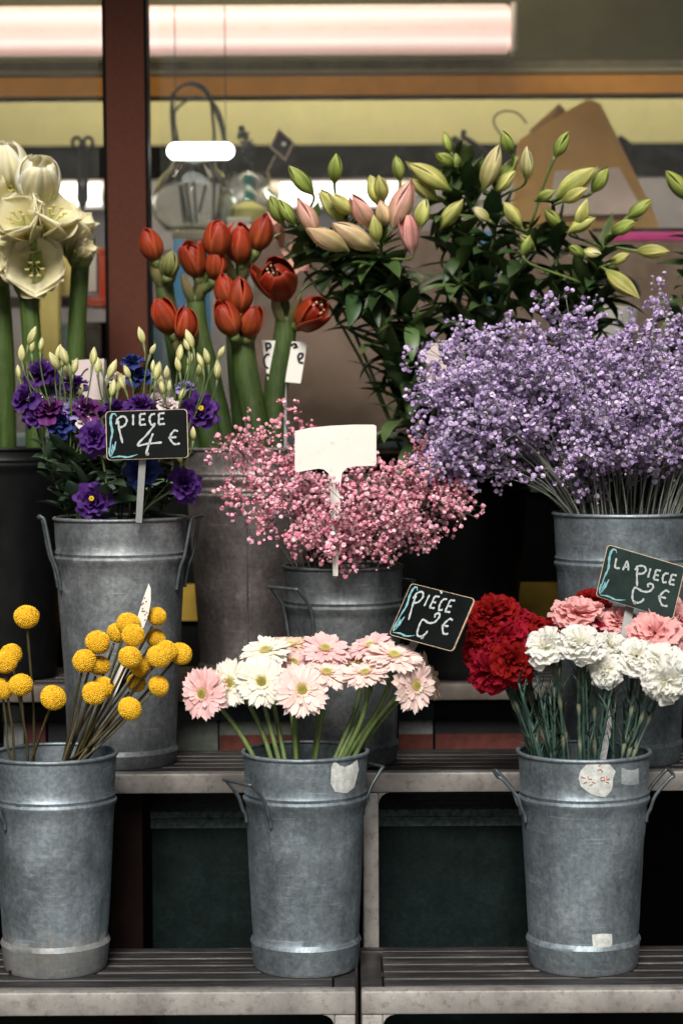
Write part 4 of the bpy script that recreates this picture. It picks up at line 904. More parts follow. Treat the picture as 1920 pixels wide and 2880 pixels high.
# ---- buds made of wrapped tepals
def budmesh(m, M, L, Rm, n=3, open_=0., c0=(1, 1, 1), c1=(1, 1, 1), peak=.42, ridge=.10, span=1.15, seedv=0, cm=None):
    rr = random.Random(seedv)
    for k in range(n):
        an = 2 * math.pi * k / n + rr.uniform(-.15, .15); nu, nv = 12, 22; vs = []; cc = []; off = rr.uniform(0, .13); ll = L * rr.uniform(.94, 1.05); op = open_ * rr.uniform(.5, 1.4)
        for i in range(nu + 1):
            u = i / nu; r_ = Rm * (math.sin(math.pi * u ** (math.log(.5) / math.log(peak)))) ** .75 if 0 < u < 1 else 0
            r_ = max(r_, Rm * .22 * (1 - u)); r_ += op * Rm * max(0, u - .35) ** 1.6 * 2.2
            sp = span * math.pi / n * (1 - .55 * u ** 3) * (1 - op * .25 * u)
            for j in range(nv + 1):
                v = 2 * j / nv - 1; a = an + sp * v
                rv = (r_ * (1 + .05 * (k % 2) + off + .06 * v * (1 if k % 2 else -1)) * (1 + ridge * (1 - abs(v) * 2 if abs(v) < .5 else 0)))
                vs.append(M @ V((rv * math.sin(a), -rv * math.cos(a), ll * u)))
                c = lerp(c0, c1, u)
                if cm and abs(v) < .3: c = lerp(c, cm, .6 * (1 - u * .5))
                nz = noise.noise(V((v * 4.5 + k * 7, u * 1.3, seedv * 1.7))) + .8 * noise.noise(V((v * 17 + k * 7, u * 2.2, seedv * 1.7 + 9))); c = tuple(x * (1 + .34 * nz) for x in c)
                if abs(v) > .8: c = tuple(min(1, x * 1.45 + .01) for x in c)
                if abs(v) < .1: c = tuple(x * .8 for x in c)
                if u < .25: c = lerp(c, (.20, .24, .07), (.25 - u) * 1.6)
                cc.append(c)
        m.add(vs, [(i * (nv + 1) + j, i * (nv + 1) + j + 1, (i + 1) * (nv + 1) + j + 1, (i + 1) * (nv + 1) + j) for i in range(nu) for j in range(nv)], cc)

# ---- red amaryllis
REDC = ((.44, .055, .012), (.33, .024, .008)); SPG = (.22, .24, .08)
def aim(b, tip, roll=0): d = V(tip) - V(b); return Matrix.Translation(b) @ d.to_track_quat('Z', 'Y').to_matrix().to_4x4() @ Matrix.Rotation(roll, 4, 'Z'), d.length
# stem: list of (px,py) from bucket to neck; blooms (centre px, tilt dx, size, openness)
RA = [([(560, 1290), (520, 1120), (492, 960), (468, 850), (462, 790)], [(425, 690, -.35, 1.0, 0), (478, 742, .25, .8, 0, 'g')], .03, .022, 'red amaryllis at the far left with one round red bud beside a green sheath'),
      ([(600, 1290), (572, 1150), (540, 1040), (520, 985)], [(463, 890, -.5, 1.05, .15), (522, 912, .05, 1.05, 0)], -.05, .024, 'low left red amaryllis with two plump buds side by side'),
      ([(640, 1290), (600, 1090), (560, 930), (550, 830)], [(545, 732, -.3, .98, 0), (606, 745, .15, .95, .1), (610, 672, .1, 1.0, 0)], .02, .022, 'red amaryllis with three buds fanning up, behind the low left pair'),
      ([(690, 1290), (668, 1050), (662, 880), (670, 775)], [(674, 686, -.05, 1.15, .15), (734, 655, .35, 1.0, .2)], .05, .022, 'tallest red amaryllis with two buds close under the lily leaves'),
      ([(735, 1290), (710, 1150), (690, 1040), (682, 960)], [(634, 815, -.25, 1.0, .25), (674, 830, .1, 1.05, .1), (640, 897, -.45, 1.0, .35), (706, 905, .3, .95, .5)], -.06, .028, 'central red amaryllis carrying four buds, two above two'),
      ([(770, 1290), (775, 1100), (798, 960), (806, 890)], [(778, 790, -.3, 1.3, .72), (872, 888, .9, 1.15, .71)], -.03, .026, 'right hand red amaryllis with two opened blooms wide apart')]
for i, (st, bl, dy, sr, lab) in enumerate(RA):
    Y = YT + dy; pts = cat([P(x, y, Y) for x, y in [(st[0][0], 1420)] + st], 4)
    t = thing('red_amaryllis', pts[0], lab, 'flower', 'red amaryllis in the tall rear bucket')
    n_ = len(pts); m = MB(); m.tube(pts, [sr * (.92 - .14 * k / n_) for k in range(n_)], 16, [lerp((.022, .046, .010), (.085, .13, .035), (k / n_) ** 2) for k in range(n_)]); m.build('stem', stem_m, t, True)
    top = pts[-1]
    for q, b_ in enumerate(bl):
        (bx, by, tl, sz, op) = b_[:5]; sz *= rnd.uniform(.82, 1.02); op = max(op, rnd.choice((.1, .3, .45, .6))) if len(b_) < 6 else 0; c = P(bx, by, Y - .035 - .01 * (q % 3)); d = V((tl * .8, -.30, 1)).normalized()
        if op > .7: d = V((tl * .7, -.8, .55)).normalized()
        L = .074 * sz; s0 = c - d * L * .5; M, _ = aim(s0, s0 + d, q * 1.3 + i)
        g_ = len(b_) > 5; cA, cB = ((.20, .23, .06), (.27, .26, .09)) if g_ else (jit(REDC[0], .1), jit(REDC[1], .15))
        m = MB(); budmesh(m, M, L, .0228 * sz, 3, op, lerp(cA, SPG, .22), cB, .44, .07, 1.12, q + i * 7)
        if op > .15:
            budmesh(m, M @ Matrix.Rotation(1.05, 4, 'Z'), L * .93, .019 * sz, 3, op * .45, cA, cB, .5, .04, 1.2, q + 50 + i)
        o = m.build('bloom' if not g_ else 'green_bud', waxy_m, t, True); o.modifiers.new('thick', 'SOLIDIFY').thickness = .0012
        if op > .7:
            m = MB()
            for k in range(6):
                a = k * 1.05; e = s0 + d * L * .82 + (d.orthogonal() * math.cos(a) + d.cross(d.orthogonal()) * math.sin(a)) * .008; m.tube([s0 + d * L * .4, e], .0011, 5, (.6, .15, .1)); m.tube([e, e + d * .006], .002, 5, (.75, .6, .4))
            m.build('stamens', waxy_m, t, True)
        m = MB(); m.tube(bez(top - V((0, 0, .01)), top + V((0, 0, .012)), s0 - d * .018, s0 + d * .004, 6), [.011, .010, .009, .009, .009, .0095, .011], 10, (.13, .17, .05)); m.build('flower_stalk', stem_m, t, True)
    for sg in (-1, 1):   # papery sheath
        m = MB(); d = V((sg * .55, -.35, .9)).normalized(); M = Matrix.Translation(top + V((sg * sr * .5, -sr * .55, -.014))) @ d.to_track_quat('Y', 'Z').to_matrix().to_4x4()
        m.petal(M, .062, .018, .8 * 1, -.1, .5, 8, 4, (.17, .20, .07), (.36, .26, .14), lambda u: (math.sin(math.pi * (.2 + .78 * u))) ** .8)
        o = m.build('sheath', waxy_m, t, True)

# ---- cream amaryllis
CRM = (.90, .84, .52); CRT = (.94, .90, .70)
def trumpet(m, M, L, W, flare, seedv, n=6, a0=1.35):
    rr = random.Random(seedv)
    for k in range(n):
        an = 6.283 * k / n + rr.uniform(-.12, .12); MM = M @ Matrix.Rotation(an, 4, 'Z') @ Matrix.Translation((0, .004 + .002 * (k % 2), 0))
        def cf(u, v):
            c = lerp((.48, .55, .18), CRM, min(1, u * 3.4)); c = lerp(c, CRT, max(0, u - .4) * 1.6)
            return lerp(c, (.66, .70, .32), .4 * (1 - min(1, abs(v) * 3)) * (1 - u))
        m.petal(MM, L * rr.uniform(.9, 1.08), W * 1.15 * rr.uniform(.9, 1.12), -flare * rr.uniform(.7, 1.35), a0 + rr.uniform(-.06, .06), .35 + rr.uniform(0, .15), 12, 8, cf=cf, wf=lambda u: (.16 + .95 * math.sin(math.pi * min(1, u * .78 + .04)) ** 1.1) if u < .6 else max(.03, 1.08 * (1 - ((u - .6) / .4) ** 2.3)), ruf=.0015, rf=4, ph=rr.uniform(0, 6))
CW = [([(10, 1420), (15, 1280), (8, 1000), (-5, 800)], .05, .030, [(22, 465, (-.05, -.25, 1), .092, .036, -.45), (60, 545, (-.4, -.5, .7), .09, .034, .7), (-35, 560, (-.7, -.3, .8), .09, .036, .7), (45, 640, (-.05, -.85, .35), .10, .040, 1.0), (-10, 690, (-.5, -.8, .1), .09, .036, 1.0)], 'tall cream amaryllis at the left picture edge with broad crowded petals'),
      ([(90, 1420), (100, 1250), (92, 1000), (80, 830)], -.02, .025, [(98, 745, (.12, -.96, -.05), .088, .047, 1.15), (108, 505, (.12, -.4, .9), .092, .038, -.7), (150, 610, (.35, -.6, .6), .085, .038, .55), (62, 622, (-.25, -.75, .5), .09, .040, .6)], 'cream amaryllis in front whose open trumpet faces the viewer showing stamens'),
      ([(190, 1420), (205, 1250), (215, 950), (226, 745)], .04, .024, [(165, 655, (-.25, -.6, .7), .085, .034, .8), (215, 640, (.4, -.35, .9), .080, .027, .35), (238, 700, (.5, -.3, .5), .04, .018, .1)], 'cream amaryllis stem nearest the brown post, with a green bud at its neck')]
for i, (st, dy, sr, bl, lab) in enumerate(CW):
    Y = YT + dy; pts = cat([P(x, y, Y) for x, y in st], 6); n_ = len(pts)
    t = thing('cream_amaryllis', pts[0], lab, 'flower', 'cream amaryllis in the far left pot')
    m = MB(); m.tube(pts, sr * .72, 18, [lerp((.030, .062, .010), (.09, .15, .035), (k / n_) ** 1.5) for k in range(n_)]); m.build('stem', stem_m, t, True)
    top = pts[-1]
    for q, (bx, by, d, L, W, fl) in enumerate(bl):
        d = V(d).normalized(); c = P(bx, by, Y - .03 - .014 * q); s0 = c - d * L * .55; M = aim(s0, s0 + d, i + q)[0]
        m = MB()
        if fl < 0:
            budmesh(m, M, L, W * .95, 3, -fl * 1.1, (.88, .84, .50), CRT, .45, .05, 1.3, i * 9 + q); budmesh(m, M @ Matrix.Rotation(1.05, 4, 'Z'), L * .96, W * .8, 3, -fl * .8, CRM, CRT, .45, .05, 1.2, i * 9 + q + 4)
        else: trumpet(m, M, L, W, fl, i * 9 + q)
        o = m.build('bloom', cream_m, t, True); o.modifiers.new('thick', 'SOLIDIFY').thickness = .0005
        m = MB(); tb = top + V((0, .02, 0)); m.tube(bez(top - V((0, 0, .008)), tb + V((0, 0, .03)), s0 - d * .03, s0 + d * .010, 7), [.010, .009, .008, .0075, .0075, .008, .010, .011], 10, (.22, .28, .08)); m.build('flower_stalk', stem_m, t, True)
        if fl > .5:
            m = MB()
            for k in range(6):
                a = k * 1.05 + .3; ax = d.orthogonal().normalized(); bx_ = d.cross(ax); e = s0 + d * L * .86 + (ax * math.cos(a) + bx_ * math.sin(a)) * .014 + V((0, 0, -.008)); m.tube(bez(s0 + d * .02, s0 + d * L * .5, e - d * .01, e, 6), .0011, 5, (.62, .66, .28)); m.tube([e - V((.004, 0, 0)), e + V((.004, 0, 0))], .0019, 6, (.74, .62, .18))
            m.build('stamens', petal_m, t, True)
    m = MB()
    for sg in (-1, 1):
        d = V((sg * .5, -.4, .9)).normalized(); M = Matrix.Translation(top + V((sg * sr * .4, -sr * .4, -.012))) @ d.to_track_quat('Y', 'Z').to_matrix().to_4x4(); m.petal(M, .07, .016, .5, -.1, .5, 8, 4, (.17, .22, .07), (.42, .42, .2))
    m.build('sheath', waxy_m, t, True)

# ---- lilies
LG = (.20, .26, .055); LGY = (.42, .42, .12); LP = (.62, .27, .22); LPT = (.60, .30, .24)
def leaf(m, p, d, L, W, bend, c=(.022, .045, .014)):
    d = V(d).normalized(); M = Matrix.Translation(p) @ d.to_track_quat('Y', 'Z').to_matrix().to_4x4() @ Matrix.Rotation(rnd.uniform(-.5, .5), 4, 'Y')
    c = jit(c, .3); m.petal(M, L, W, bend, 0, .35, 8, 2, c, jit(c, .15), lambda u: math.sin(math.pi * (.10 + .89 * u)) ** .9)
# stem path (px) and buds: (base x,y -> tip x,y, kind); kinds g green, y yellow green, c cream, p pink, q peach, o opening red
LI = [('lily', -.06, [(1180, 1330), (1120, 1050), (1010, 850), (880, 700), (830, 640)], [((795, 628), (758, 550), 'g'), ((828, 630), (785, 560), 'g'), ((880, 545), (812, 465), 'g'), ((890, 660), (838, 556), 'p'), ((975, 700), (862, 640), 'q')], 'lily with pinkish buds leaning furthest left over the red amaryllis'),
      ('lily', -.03, [(1200, 1330), (1150, 1050), (1050, 850), (985, 720), (965, 650)], [((940, 515), (945, 432), 'g'), ((975, 625), (893, 530), 'y'), ((990, 600), (925, 540), 'y'), ((1050, 700), (935, 625), 'q'), ((1045, 640), (985, 545), 'p'), ((1065, 575), (1040, 490), 'y')], 'lily whose yellow green and peach buds spread left of centre'),
      ('lily', -.07, [(1230, 1330), (1200, 1050), (1130, 860), (1080, 760), (1070, 690)], [((1078, 565), (1066, 490), 'y'), ((1105, 640), (1155, 505), 'p'), ((1160, 715), (1145, 605), 'o'), ((1062, 680), (1050, 605), 'y'), ((1085, 635), (1068, 560), 'q'), ((1125, 508), (1112, 432), 'g'), ((1180, 640), (1195, 555), 'y')], 'lily in the centre with the big pink bud and a half open red one'),
      ('lily', .02, [(1270, 1330), (1280, 1050), (1290, 800), (1270, 600), (1245, 540)], [((1260, 530), (1145, 455), 'y'), ((1230, 560), (1150, 500), 'y'), ((1240, 640), (1300, 560), 'y')], 'lily behind the centre whose long yellow bud points left'),
      ('lily', .05, [(1300, 1330), (1310, 1000), (1330, 700), (1305, 500), (1280, 440)], [((1268, 430), (1248, 370), 'g'), ((1275, 465), (1225, 430), 'g'), ((1285, 475), (1280, 428), 'g')], 'lily with three small green buds on the tallest thin stem'),
      ('lily', -.02, [(1320, 1330), (1330, 1050), (1370, 800), (1390, 640), (1400, 560)], [((1360, 530), (1402, 410), 'c'), ((1375, 620), (1330, 582), 'c'), ((1440, 430), (1410, 365), 'g'), ((1395, 520), (1455, 440), 'g'), ((1480, 505), (1482, 412), 'c'), ((1390, 540), (1450, 480), 'y')], 'lily with the tall cream bud standing up right of centre'),
      ('lily', -.05, [(1340, 1330), (1360, 1050), (1420, 850), (1470, 720), (1490, 640)], [((1465, 640), (1415, 565), 'y'), ((1510, 560), (1600, 465), 'y') if 0 else ((1500, 700), (1460, 660), 'g'), ((1575, 640), (1530, 585), 'g'), ((1560, 440), (1600, 370), 'g')], 'lily with drooping shaded green buds in the dark centre right'),
      ('lily2', -.05, [(1600, 1300), (1580, 1050), (1570, 850), (1560, 680), (1555, 570)], [((1565, 555), (1680, 465), 'y'), ((1580, 565), (1650, 530), 'y'), ((1665, 540), (1712, 468), 'g'), ((1510, 560), (1560, 535), 'g'), ((1640, 620), (1690, 560), 'g') if 0 else ((1625, 640), (1650, 560), 'y')], 'lily with the longest yellow green bud slanting right across the paper bag'),
      ('lily2', -.07, [(1620, 1300), (1640, 1050), (1650, 880), (1680, 740), (1700, 690)], [((1765, 610), (1832, 560), 'g'), ((1720, 655), (1790, 620), 'g'), ((1600, 650), (1675, 610), 'y'), ((1640, 705), (1690, 715), 'c'), ((1790, 705), (1885, 706), 'y')], 'lily reaching furthest right with a horizontal bud at its tip'),
      ('lily2', -.08, [(1640, 1300), (1650, 1100), (1640, 930), (1650, 820), (1680, 760)], [((1705, 760), (1795, 838), 'y'), ((1715, 740), (1772, 712), 'y'), ((1640, 720), (1600, 690), 'g'), ((1470, 720), (1490, 660), 'g')], 'low lily whose yellow bud droops toward the purple gypsophila'),
      ('lily2', .0, [(1700, 1300), (1900, 1000), (1990, 760), (1975, 640)], [((1935, 560), (1872, 480), 'g')], 'lily entering from the right picture edge with a single big green bud')]
def bud_cols(k):
    return {'g': ((.22, .31, .055), (.42, .47, .12), (.12, .19, .03)), 'y': ((.44, .47, .11), (.68, .64, .24), (.27, .33, .06)), 'c': ((.56, .53, .18), (.84, .76, .42), (.36, .38, .11)),
            'p': ((.60, .38, .24), (.80, .38, .36), (.46, .34, .18)), 'q': ((.56, .46, .20), (.76, .52, .34), (.38, .36, .13)), 'o': ((.66, .38, .30), (.80, .32, .30), (.6, .25, .2))}[k]
for i, (key, dy, st, buds, lab) in enumerate(LI):
    Y = YT + dy; pts = cat([P(x, y, Y + (.02 * (len(st) - k) / len(st))) for k, (x, y) in enumerate(st)], 6); n_ = len(pts)
    t = thing('lily', pts[0], lab, 'flower', 'lilies in bud behind the gypsophila')
    m = MB(); m.tube(pts, [.0058 - .0022 * k / n_ for k in range(n_)], 8, (.06, .10, .028)); m.build('stem', stem_m, t, True)
    for q, ((x0, y0), (x1, y1), kd) in enumerate(buds):
        yd = Y - .02 - rnd.uniform(0, .05); a = P(x0, y0, yd); b_ = P(x1, y1, yd - rnd.uniform(0, .03)); c = bud_cols(kd)
        c = tuple(jit(w_, .12) for w_ in c)
        M, L = aim(a, b_, rnd.uniform(0, 6)); m = MB(); wide = (.185 if L > .06 else .215) * (1.12 if kd in 'pqo' else 1)
        if kd == 'o': budmesh(m, M, L, L * .2, 3, .9, c[0], c[1], .5, .1, 1.1, q, c[2]); budmesh(m, M @ Matrix.Rotation(1, 4, 'Z'), L * .98, L * .16, 3, .3, (.6, .3, .2), (.55, .05, .05), .5, .1, 1.1, q + 3)
        else: budmesh(m, M, L, max(.0085, L * wide), 3, 0, c[0], c[1], .46, .10, 1.1, q + i, c[2])
        m.build('bud', waxy_m, t, True)
        # pedicel from the nearest upper point of the stem
        src = min(pts[n_ // 2:], key=lambda p: (p - a).length + .35 * max(0, p.z - a.z)); d = (b_ - a).normalized()
        m = MB(); m.tube(bez(src, src.lerp(a, .35) + V((0, 0, .006)), a - d * .02, a + d * .002, 7), [.003, .0028, .0026, .0024, .0024, .0026, .003, .0034], 6, (.13, .18, .05)); m.build('flower_stalk', stem_m, t, True)
        if rnd.random() < .7:
            m = MB(); leaf(m, src, (a - src) + V((rnd.uniform(-.03, .03), -.02, .02)), rnd.uniform(.045, .075), .006, rnd.uniform(-.8, .4), (.035, .07, .018)); m.build('bract', leaf_m, t, True)
    m = MB(); nl = 84 if i < 4 else 54
    for k in range(nl):
        u = .10 + .76 * k / nl; p = pts[int(u * (n_ - 1))]; an = k * 2.4 + rnd.uniform(-.9, .9); d = V((math.cos(an), math.sin(an) * .8, rnd.uniform(-.3, 1.6)))
        leaf(m, p, d, rnd.uniform(.08, .15) * (1.15 - .6 * u), rnd.uniform(.011, .021), rnd.choice((-1, -1, -1, .5)) * rnd.uniform(.3, 1.9), (.032, .064, .020) if rnd.random() > .35 else (.07, .115, .034))
    m.build('leaves', leaf_m, t, True)
# open pink lilies behind the red amaryllis
for i, (x, y, n_, lab) in enumerate([(775, 640, (-.5, -.35, .9), 'open pink lily with pointed petals rising behind the red amaryllis'), (845, 730, (-.6, -.7, .3), 'open pink lily facing left, low behind the red amaryllis buds')]):
    p = P(x, y, YT + .08); n_ = V(n_).normalized(); t = thing('open_lily', p, lab, 'flower', 'open pink lilies'); M = frame(p - n_ * .03, n_, i); m = MB()
    for k in range(6):
        m.petal(M @ Matrix.Rotation(k * 1.047, 4, 'Z'), .085, .015, -1.0, 1.25, .3, 9, 4, (.55, .35, .22), (.72, .36, .34), lambda u: math.sin(math.pi * (.10 + .89 * u)) ** .8)
    m.build('petals', petal_m, t, True)
    m = MB(); m.tube(bez(p - n_ * .03, p - n_ * .08, P(1000, 900, YT + .06), P(1150, 1330, YT + .04), 10), .003, 6, (.07, .11, .03)); m.build('stem', stem_m, t, True)

# ---- lisianthus
def rose_mesh(seed, c0, c1, Rr=.025, yel=False):
    rr = random.Random(seed); m = MB()
    for k in range(15):
        u = k / 14; an = k * 2.4; a0 = 1.45 - .95 * u; M = Matrix.Rotation(an, 4, 'Z') @ Matrix.Translation((0, .001 + .005 * u, -.004 * u)); j = rr.uniform(.8, 1.15)
        m.petal(M, Rr * (.80 + .35 * u), Rr * (.38 + .28 * u), -.35 - 1.0 * u * rr.uniform(.6, 1.2), a0, .55 - .25 * u, 8, 7, tuple(x * j * .8 for x in c0), tuple(x * j for x in c1), lambda q: .2 + .8 * math.sin(math.pi * .5 * min(1, q * 1.3)) * (1 if q < .9 else .88), ruf=.003, rf=5, ph=rr.uniform(0, 6))
    pet = m.mesh('petals', petal_m, True)
    m = MB()
    if yel:
        for k in range(7): a = k * .9; m.tube([V((0, 0, .008)), V((math.cos(a) * .003, math.sin(a) * .003, .022))], [.0008, .0019], 5, (.72, .52, .03))
    m.lathe([(.0003, -.012), (.003, -.010), (.0045, -.002), (.003, .003)], 10, col=(.08, .12, .05))
    for k in range(5): m.petal(Matrix.Rotation(k * 1.256, 4, 'Z') @ Matrix.Translation((0, .004, -.006)), .02, .0017, -.5, .9, .2, 4, 2, (.08, .13, .05), (.1, .15, .06), lambda q: 1 - q)
    return pet, m.mesh('calyx', leaf_m, True)
LC = {'purple': ((.030, .006, .085), (.085, .022, .20)), 'magenta': ((.06, .006, .07), (.14, .022, .16)), 'blue': ((.010, .018, .10), (.028, .045, .20)), 'lavender': ((.22, .17, .42), (.34, .27, .58)), 'blush': ((.62, .48, .50), (.72, .62, .62))}
LM = {(k, y_): rose_mesh(len(k) + y_, *LC[k], yel=bool(y_)) for k in LC for y_ in (0, 1)}
BL = [(110, 1038, 1.25, 'purple', (-.2, -.7, .7), 0, 'upper left deep purple lisianthus bloom beneath cream buds'),
 (62, 1110, 1.2, 'purple', (-.6, -.6, .5), 0, 'deep purple lisianthus bloom furthest left'),
 (98, 1161, 1.1, 'purple', (-.3, -.8, .3), 0, 'purple lisianthus bloom low at the left of the bunch'),
 (140, 1140, 1.15, 'magenta', (-.1, -.5, .9), 0, 'magenta purple lisianthus bloom between the left purple and blue ones'),
 (172, 1178, 1.1, 'blue', (0, -.8, .4), 0, 'blue lisianthus bloom left of the chalkboard, below the magenta one'),
 (245, 1138, 1.1, 'magenta', (.2, -.5, .8), 0, 'dark magenta lisianthus bloom behind the left corner of the chalkboard'),
 (206, 1146, .95, 'lavender', (.1, -.6, .7), 0, 'violet blue lisianthus bloom left of the dark magenta one'),
 (262, 1226, 1.15, 'purple', (-.1, -.9, .2), 0, 'purple lisianthus bloom touching the left lower side of the chalkboard'),
 (150, 1080, .95, 'lavender', (-.1, -.4, .9), 0, 'lavender lisianthus bloom right of the upper left purple one'),
 (190, 1094, 1.0, 'lavender', (.1, -.4, .9), 0, 'lavender lisianthus bloom in front of the pinkish card'),
 (215, 1066, .9, 'purple', (.2, -.2, 1), 0, 'dark purple lisianthus bloom against the pinkish card'),
 (322, 1138, 1.15, 'purple', (-.1, -.3, .95), 0, 'dark purple lisianthus bloom just above the chalkboard, left part'),
 (398, 1126, 1.1, 'purple', (.1, -.4, .9), 0, 'purple lisianthus bloom above the middle of the chalkboard'),
 (432, 1142, .9, 'blue', (.1, -.4, .9), 0, 'dark blue lisianthus bloom just above the chalkboard, right part'),
 (370, 1006, .85, 'blue', (-.1, -.3, .95), 0, 'narrow blue lisianthus bloom standing highest near the brown post'),
 (394, 1048, 1.0, 'blue', (.15, -.6, .8), 0, 'blue lisianthus bloom right below the highest blue one'),
 (563, 1152, 1.35, 'purple', (.2, -.92, .25), 1, 'large open purple lisianthus with yellow stamens right of the chalkboard'),
 (398, 1322, 1.2, 'blue', (0, -.9, .2), 0, 'dark blue lisianthus bloom in front of the sign stick under the chalkboard'),
 (526, 1360, 1.2, 'purple', (.4, -.8, .2), 0, 'dark purple lisianthus bloom low at the right above the bucket handle'),
 (260, 1405, 1.3, 'purple', (-.05, -.95, .2), 1, 'open purple lisianthus with yellow eye low above the bucket rim'),
 (95, 1112, .6, 'blush', (0, -.5, .8), 0, 'small blush white lisianthus bloom among the left purple ones'),
 (242, 1180, .75, 'blush', (.1, -.7, .6), 0, 'blush white lisianthus bloom left of the chalkboard below the card'),
 (321, 1058, .75, 'blush', (0, -.4, .9), 0, 'pale lilac lisianthus bloom left of the highest blue one'),
 (523, 1082, .75, 'lavender', (.1, -.4, .9), 0, 'pale lilac lisianthus bloom above the large open purple one'),
 (471, 1132, .75, 'blush', (.1, -.6, .8), 0, 'blush white lisianthus bloom above the right end of the chalkboard'),
 (441, 1116, .65, 'blush', (0, -.6, .8), 0, 'small pale lisianthus bloom between the purple and blush ones')]
BUDS = [(130,385),(185,415),(145,425),(100,465),(130,505),(88,540),(218,570),(325,650),(260,460),(285,490),(310,480),(335,520),(365,620),(425,480),(450,520),(465,495),(498,540),(540,600),(575,590),(597,540),(510,625),(660,380),(690,430),(700,510),(715,550),(765,545),(685,600),(775,600),(740,590),(820,465),(865,480),(868,415),(887,400),(825,510),(932,490),(958,475),(1003,445),(910,530),(998,545),(888,825),(832,930),(565,1000),(825,640),(655,600),(270,500),(325,535),(752,610),(230,520)]
ls = []
for i, (x, y, sc, c, n_, ye, lab) in enumerate(BL):
    Y = YM - .05 + (.06 if y < 1100 else 0) - (.06 if y > 1200 else 0) + rnd.uniform(-.025, .02); h = P(x, y, Y); n_ = V(n_).normalized()
    fx = max(-.9, min(.9, (x - 330) / 230)); fy = (Y - YM) * 6; b0 = inb('lisi', fx * .8, max(-.8, min(.8, fy)), -.10)
    t = thing('lisianthus', b0, lab, 'flower', 'lisianthus in the tall left bucket'); sc *= .82; M = frame(h - n_ * .012 * sc, n_, rnd.uniform(0, 6), sc)
    put('petals', LM[(c, ye)][0], t, M); put('calyx', LM[(c, ye)][1], t, M)
    e = h - n_ * .02 * sc; L = (e - b0).length; pts = bez(b0, b0 + V((0, 0, L * .4)), e - V((n_.x * .3, 0, L * .35)), e, 12)
    m = MB(); m.tube(pts, .0021, 6, jit((.07, .11, .05), .2)); m.build('stem', stem_m, t, True); ls.append((t, pts, h))
    m = MB()
    for k in range(2, 10):
        if y > 1300 and k > 6: continue
        for sg in (0, 3.14):
            an = k * 1.5 + sg + rnd.uniform(-.4, .4); d = V((math.cos(an), math.sin(an), rnd.uniform(.2, 1.2))); p = pts[k]
            if p.z > b0.z + .34 or p.z < BK['lisi'][2] + .004: continue
            d.normalize(); MM = Matrix.Translation(p) @ d.to_track_quat('Y', 'Z').to_matrix().to_4x4() @ Matrix.Rotation(rnd.uniform(-.6, .6), 4, 'Y')
            sz = rnd.uniform(.6, 1.15) * (1.15 if p.z < b0.z + .22 else .7); cl = jit((.052, .085, .052), .3)
            m.petal(MM, .048 * sz, .0125 * sz, rnd.uniform(-1.0, .2), 0, .35, 6, 4, cl, jit(cl, .2), lambda u: math.sin(math.pi * (.12 + .86 * u)) ** .7)
    if m.v: m.build('leaves', leaf_m, t, True)
budm = []
for s_ in range(4):
    m = MB(); budmesh(m, Matrix(), .035, .0062, 4, 0, (.52, .54, .18), (.82, .76, .44), .45, .06, 1.3, s_, None); a = m.mesh('bud', petal_m, True); budm.append(a)
for i, (x, y) in enumerate(BUDS):
    x *= .6122; y = 720 + y * .6122; Y = YM - .03 + rnd.uniform(-.05, .05) - (.05 if y > 1200 else 0); h = P(x, y + 14, Y)
    t, pts, hh = min(ls, key=lambda q: abs(q[2].x - h.x) * 1.5 + abs(q[2].y - h.y) * .4 + (.2 if q[2].z > h.z + .03 else 0) + .15 * abs(q[2].z - h.z))
    src = pts[8] if pts[8].z < h.z - .02 else pts[5]; d = V((rnd.uniform(-.5, .5), rnd.uniform(-.4, .2), 1)).normalized()
    put('bud', budm[i % 4], t, frame(h, d, i, rnd.uniform(.6, 1.05)))
    m = MB(); m.tube(bez(src, src.lerp(h, .4) + V((0, 0, .0)), h - d * .04, h, 7), [.0014] * 7 + [.003], 5, (.11, .16, .06))
    for k in range(4):
        a = k * 1.57; m.petal(frame(h - d * .001, d, a), .016, .0012, .0, 1.25, 0, 3, 2, (.12, .18, .06), (.2, .26, .1), lambda u: 1 - u)
    m.build('bud_stalk', stem_m, t, True)

